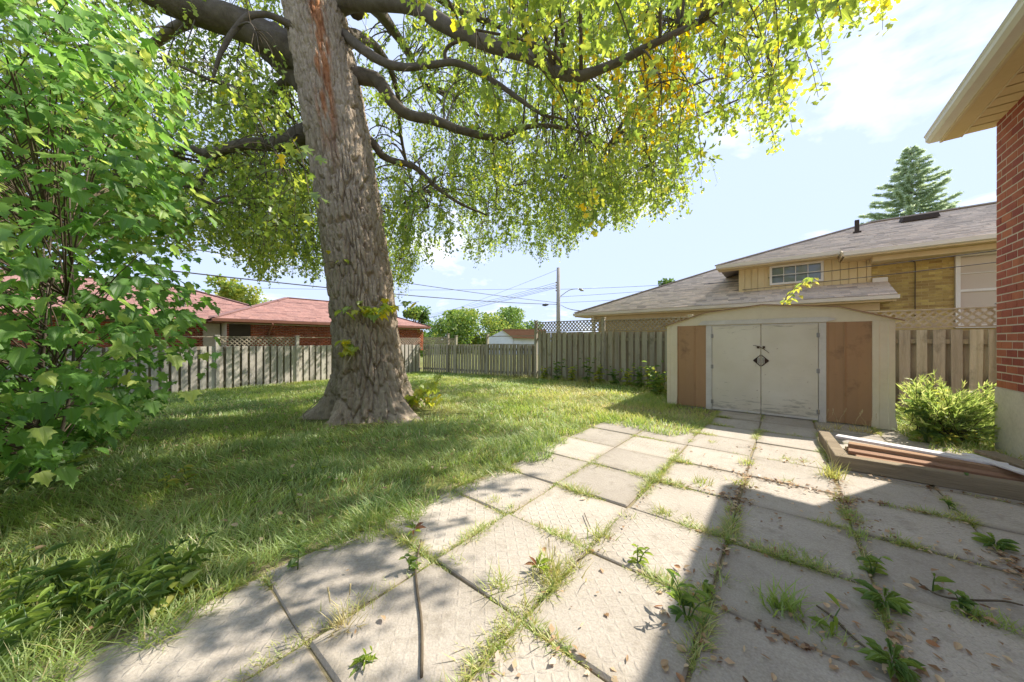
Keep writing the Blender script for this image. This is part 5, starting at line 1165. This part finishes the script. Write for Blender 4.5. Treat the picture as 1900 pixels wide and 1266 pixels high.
sl = 'grass tuft growing in a joint of the shaded slabs'; sg_ = 'grass tufts in shaded joints'
for i, (px, py, h) in enumerate(((1578, 956, .08), (1586, 993, .08), (1470, 1027, .07), (1511, 1043, .06), (1665, 1002, .05), (1653, 941, .05), (1333, 1068, .06), (1358, 985, .07), (1798, 1139, .07), (1840, 1155, .07), (1890, 1172, .07), (1541, 1180, .07))):
    tuft(sl, G(px, py), 50, h, 200 + i, (.25, .6), sg_, base_r=.035)
ml = 'low mossy grass clump filling the joint beside the curved stick'
for i, (px, py) in enumerate(((604, 1163), (575, 1180), (545, 1199), (515, 1217), (485, 1236), (458, 1254), (700, 1100), (728, 1084), (800, 1040), (815, 1030))):
    tuft(ml, G(px, py), 90, .035, 500 + i, (.45, .8), 'mossy joint clumps', base_r=.035, width=.004, spread=.9)
gl = 'wispy grass growing along the joint between the bushy tuft and the patio front'
for i, (px, py) in enumerate(((975, 1135), (950, 1160), (925, 1186), (895, 1218), (1060, 1050), (1085, 1024), (1030, 1076))):
    tuft(gl, G(px, py), 60, .075, 520 + i, (.45, .9), 'wispy joint grass', base_r=.035)
tuft('big bushy grass tuft with reddish stems among the sunlit slabs', G(1020, 1070), 170, .13, 300, (.45, .95), base_r=.055, heads=3)
rosette('wiry reddish weed beside the big bushy grass tuft', G(998, 1062) + [0, 0, .02], 'red', 9, .07, 301, up=.9)
tuft('mossy green tuft at a slab corner beside the curved stick', G(660, 1130), 120, .05, 302, (.5, .75), base_r=.06, width=.004)
tuft('dry straw tuft with seed heads at a slab corner', G(634, 1163), 60, .10, 303, (.85, 1.0), base_r=.03, heads=3)
tuft('bright grass tuft hanging over the lawn edge onto the patio', G(688, 968), 150, .17, 304, (.45, .7), base_r=.06, spread=.8)
tuft('bright grass tuft at the lawn edge by the far slabs', G(860, 888), 90, .15, 305, (.45, .7), base_r=.05)
tuft('tall bright grass tuft at the corner of the lumber frame', G(1545, 885), 130, .19, 306, (.5, .8), base_r=.04, heads=3)
tuft('upright green grass clump in the shaded patio joint', G(1457, 1130), 90, .15, 307, (.25, .5), base_r=.035, spread=.35, width=.009)
tuft('grass tuft where sun meets the house shadow by the timber', G(1565, 930), 60, .09, 308, (.5, .8))
rosette('reddish spreading weed at the lawn edge above the curved stick', G(768, 992) + [0, 0, .02], 'red', 10, .07, 310, up=.5)
leafy('small broad leaved weed beside the curved stick', G(762, 1056), 'oval', 9, .11, .06, 311)
leafy('dark broad leaved weed at the lawn edge slab joint', G(552, 1055), 'oval', 10, .16, .07, 312)
leafy('pale low herb spreading over a sunlit slab joint', G(1183, 1045), 'lance_bright', 24, .09, .06, 313, spread=1.0)
leafy('tall leafy weed at the edge of the house shadow', G(1275, 1150), 'lance', 36, .20, .085, 314, spread=.6)
leafy('small leafy weed in the shaded litter filled joint', G(1316, 1108), 'oval', 12, .07, .05, 315, spread=.8)
leafy('low herb creeping over the slab near the dry straw tuft', G(668, 1232), 'lance_bright', 20, .05, .05, 316, spread=1.6)
leafy('broad leaved weed in the shaded joint below the grass tufts', G(1619, 1062), 'oval', 16, .10, .07, 317, spread=.7)
rosette('large dandelion rosette in the shaded patio', G(1640, 1128), 'tooth', 26, .095, 318)
rosette('dandelion rosette at the bottom edge of the shaded patio', G(1655, 1245), 'tooth', 24, .09, 319)
rosette('dandelion rosette in the joint by the long timber', G(1848, 1018), 'tooth', 22, .09, 320)
leafy('green weed in the joint between two dandelion rosettes', G(1785, 1132), 'oval', 14, .08, .06, 321)
leafy('single upright weed with two pale leaves on the shaded slabs', G(1730, 1098), 'lance_bright', 3, .09, .10, 322)
leafy('upright weed with one tall leaf in the shaded litter', G(1541, 1170), 'lance_bright', 4, .12, .11, 323)
leafy('dark weed growing against the face of the long timber', G(1786, 908), 'oval', 14, .14, .07, 324)
leafy('little weed in front of the timber near the lumber frame corner', G(1588, 872), 'lance', 8, .10, .05, 325)
leafy('weed in the joint below the dark one at the long timber', G(1765, 945), 'oval', 12, .08, .05, 326, spread=.8)
# seed grass by the shed corner
for i, (px, py) in enumerate(((1530, 798), (1555, 796), (1585, 800), (1610, 803))): tuft('pale seeding grass in front of the shed panel', G(px, py), 40, .16, 330 + i, (.75, 1.0), 'seeding grass by the shed', spread=.6, heads=3)
# lance leaved patch at the corner of lawn and patio
for i, (px, py) in enumerate(((30, 1135), (75, 1165), (140, 1150), (190, 1120), (235, 1150), (265, 1105), (300, 1075), (330, 1110), (200, 1080), (110, 1100), (350, 1080), (290, 1150), (20, 1200), (60, 1215))):
    leafy('dark lance leaved weed in the patch where lawn meets patio', on_ground(px, py), 'lance', 34, .19, .10, 340 + i, 'lance leaved weed patch', spread=.7)
leafy('broad yellowish dock leaves beside the dark weed patch', G(340, 1120), 'oval_bright', 8, .12, .15, 360)
leafy('pale flowering weed standing in the lawn corner', G(30, 1080), 'oval_bright', 30, .17, .05, 361, spread=.5)
for i, (px, py) in enumerate(((310, 905), (345, 890))): leafy('bright toothed weed standing in the shaded lawn', on_ground(px, py, -.01), 'oval_bright', 10, .12, .09, 365 + i, 'bright lawn weeds')
for i, (px, py) in enumerate(((40, 905), (90, 890), (20, 880), (130, 895))): leafy('dark bushy weed under the maple sapling', on_ground(px, py, -.02), 'oval', 24, .28, .12, 370 + i, 'weeds under the sapling', spread=.7)
# tall thin weeds in the lawn
for i, (px, py) in enumerate(((575, 905), (600, 880), (552, 940))):
    leafy('tall wispy weed with sparse leaves in the lawn before the trunk', on_ground(px, py, -.01), 'lance_bright', 10, .38, .05, 380 + i, 'wispy lawn weeds', spread=.5)
# growth along the fences
fw = 'rank green weed at the foot of the tall fence'
for i, (px, y_, h) in enumerate(((1010, 9.6, .35), (1035, 9.5, .55), (1062, 9.55, .4), (1090, 9.5, .65), (1112, 9.6, .45), (1140, 9.5, .4), (1165, 9.4, .4), (1188, 9.3, .5), (1205, 9.1, .55), (1220, 8.8, .6), (1228, 8.4, .5), (1215, 8.2, .4))):
    p = on_y(px, 690, y_); leafy(fw, (p[0], y_, float(gh(p[0])) - .02), 'oval' if i % 2 else 'oval_bright', 48, h * 1.25, .17, 400 + i, 'weeds along the tall fence', spread=.5)
for i in range(16):
    x = -9.5 + i * .55; tuft('long straw grass at the foot of the fence', (x, 9.55, float(gh(x))), 70, .26, 430 + i, (.5, 1.0), 'long grass along the fence', base_r=.12, width=.012)

# shrub beside the shed: feathery juniper with a broad leaved vine in it
def juniper():
    rnd = np.random.default_rng(31); base = np.array([1.62, 7.15, 0.0]); root = thing('juniper_bush', 'feathery yellow green juniper bush between the shed and the brick house', 'bush', tuple(base))
    n = 330; a = rnd.uniform(0, 6.28, n); lift = rnd.uniform(.15, 1.5, n); L_ = rnd.uniform(.4, .95, n)
    d = unit(np.stack([np.cos(a) * .8, np.sin(a) * .75, lift], -1)); d = unit(d + np.array([.12, 0, 0]))
    b = np.stack([rnd.normal(0, .10, n), rnd.normal(0, .14, n), rnd.uniform(0, .15, n)], -1)
    p = b[:, None] + d[:, None] * (L_[:, None] * np.linspace(0, 1, 6)[None])[..., None]; p[..., 2] -= .12 * L_[:, None] * np.linspace(0, 1, 6)[None] ** 2
    ww = p[:, -1] + base; keep = (ww[:, 0] < WALL_X + .5) & (ww[:, 0] > xr1 + .03); p = p[keep]; d = d[keep]; n = len(p)
    link('branch', tubes_mesh('branch', p, np.tile(np.linspace(.006, .002, 6), (n, 1)), 4, K['twig']), root)['kind'] = 'stuff'
    k = 46; f = rnd.random((n, k)) ** .7 * 4.99; i = f.astype(int); w_ = f - i; ii = np.arange(n)[:, None]
    P = p[ii, i] * (1 - w_)[..., None] + p[ii, i + 1] * w_[..., None]; P = P.reshape(-1, 3); M = len(P)
    t = np.repeat(d, k, 0) * 1.1 + rnd.normal(0, .45, (M, 3)); ti = np.clip(rnd.normal(.5, .2, M) + .25 * (f.ravel() / 5 - .4), 0, 1)
    link('foliage', leaf_mesh('foliage', [(-.10, 0, 0), (.10, 0, 0), (.06, .6, .03), (0, 1, .05), (-.06, .6, .03)], [(0, 1, 2, 3, 4)], P, t, rnd.standard_normal((M, 3)), rnd.uniform(.045, .10, M), K['juniper'], ti), root)['kind'] = 'stuff'
juniper()
leafy('broad leaved vine growing up through the juniper beside the shed', (1.40, 6.60, 0), 'oval', 110, .58, .14, 450, spread=.40, cat='vine', name='vine_plant')
leafy('bright lime leaved shoots on top of the juniper', (1.56, 6.85, .0), 'oval_bright', 26, .82, .12, 451, spread=.22, cat='vine', name='vine_plant')
for i, (x, y) in enumerate(((1.62, 6.62), (1.75, 6.75), (1.5, 6.5), (1.85, 6.85), (2.05, 7.1))): leafy('lime green ground weed between juniper and house corner', (x, y, -.02), 'oval_bright', 26, .16, .08, 455 + i, 'ground weeds by the house corner', spread=.9)
# sapling shoot behind the shed: bare stem, leaves only at the top
rs = np.random.default_rng(460); sb = (float(x_at(1448, 9.66)), 9.66, 0.0)
shoot = thing('sapling_shoot', 'lime green sapling shoot rising above the shed roof', 'sapling', sb)
tube_obj('stem', [(0, 0, -.02), (.03, 0, 1.2), (.05, 0, 2.1), (.25, -.03, 2.5), (.45, -.05, 2.66)], [.012, .01, .007, .004], K['twig'], shoot, 20, 6)
for k in range(30):
    f = rs.random(); b = np.array([.05 + .45 * f + rs.normal(0, .05), rs.normal(0, .08), 2.12 + .55 * f + rs.normal(0, .04)]); a = rs.uniform(0, 6.28)
    place_leaf(SETS['oval_bright'][rs.integers(0, 3)], shoot, b, [math.cos(a), math.sin(a), -.4], [math.cos(a) * .3, math.sin(a) * .3, 1], rs.uniform(.10, .19))

# ================================================================== fallen leaves and sticks
dry = [flat_leaf('dry_leaf', h_, K['dry'], q) for h_, q in ((LANCE, .2), (OVAL, .55), (OVAL, .75), (LANCE, .8))]
for me in dry:
    for v_ in me.vertices: v_.co.z += .9 * v_.co.x ** 2 + .18 * (v_.co.y - .5) ** 2
rl = random.Random(5); cnt = 0
while cnt < 170:
    u, v = rl.uniform(1080, 1895), rl.uniform(880, 1262)
    if cnt > 150: u = rl.uniform(600, 1300)
    p = on_ground(u, v)
    shade = p[0] > -.45 and p[1] < 3.6
    if not shade and rl.random() > .12: continue
    gx = abs((p[0] - PX0) / PW - round((p[0] - PX0) / PW)) * PW
    if gx > .18 and rl.random() < .35: continue
    if p[0] > WALL_X - .15 or p[1] > 4.6: continue
    a = rl.uniform(0, 6.28)
    o = place_leaf(dry[rl.randrange(4)], None, (p[0], p[1], .012 + rl.uniform(0, .006)), [math.cos(a), math.sin(a), rl.gauss(0, .12)], [rl.gauss(0, .25), rl.gauss(0, .25), 1], rl.uniform(.02, .05), 'dry_leaf')
    tag(o, 'small dry curled leaf lying on the patio slabs', 'leaf', 'dry leaves scattered on the patio'); cnt += 1
def stick(label, pts, r): tag(tube_obj('fallen_stick', [on_ground(*p) + [0, 0, .012] for p in pts], r, K['twig'], n=22, sides=6, rough=.3), label, 'stick')
stick('long thin curved stick lying across the sunlit slabs', [(781, 1005), (772, 1050), (773, 1090), (781, 1150), (783, 1200), (782, 1262)], [.004, .006, .007, .006])
stick('dark stick lying on the shaded slabs between weeds', [(1515, 1128), (1545, 1150), (1580, 1185), (1612, 1212)], [.004, .006, .004])
stick('long thin twig curving over the shaded slabs towards the house', [(1690, 1075), (1740, 1108), (1800, 1118), (1860, 1120), (1898, 1128)], [.003, .005, .004])
stick('short dark twig standing out at the sunlit slab corner', [(1096, 985), (1088, 965), (1084, 955)], [.003, .003])
def lawn_litter():
    rnd = np.random.default_rng(77); n = 900; x = rnd.uniform(-9, -2.2, n); y = rnd.uniform(-1.5, 6.5, n); P = np.stack([x, y, gh(x) + .05], -1)
    k = visible(P, 20) & is_lawn(x, y); P = P[k]; n = len(P); a = rnd.uniform(0, 6.28, n)
    t = np.stack([np.cos(a), np.sin(a), rnd.normal(0, .25, n)], -1); nn = np.stack([rnd.normal(0, .5, n), rnd.normal(0, .5, n), np.ones(n)], -1)
    me = leaf_mesh('leaf_litter', [(0, 0, 0), (.3, .3, .1), (.2, .7, .1), (0, 1, 0), (-.22, .72, .1), (-.3, .35, .1)], [(0, 1, 2, 3), (0, 3, 4, 5)], P, t, nn, rnd.uniform(.02, .055, n), K['dry'], rnd.uniform(.3, .85, n))
    tag(link('leaf_litter', me), 'pale dry leaves caught in the lawn grass', 'litter', kind='stuff')
lawn_litter()
print('tris', sum(len(m.loops) - 2 * len(m.polygons) for m in bpy.data.meshes))
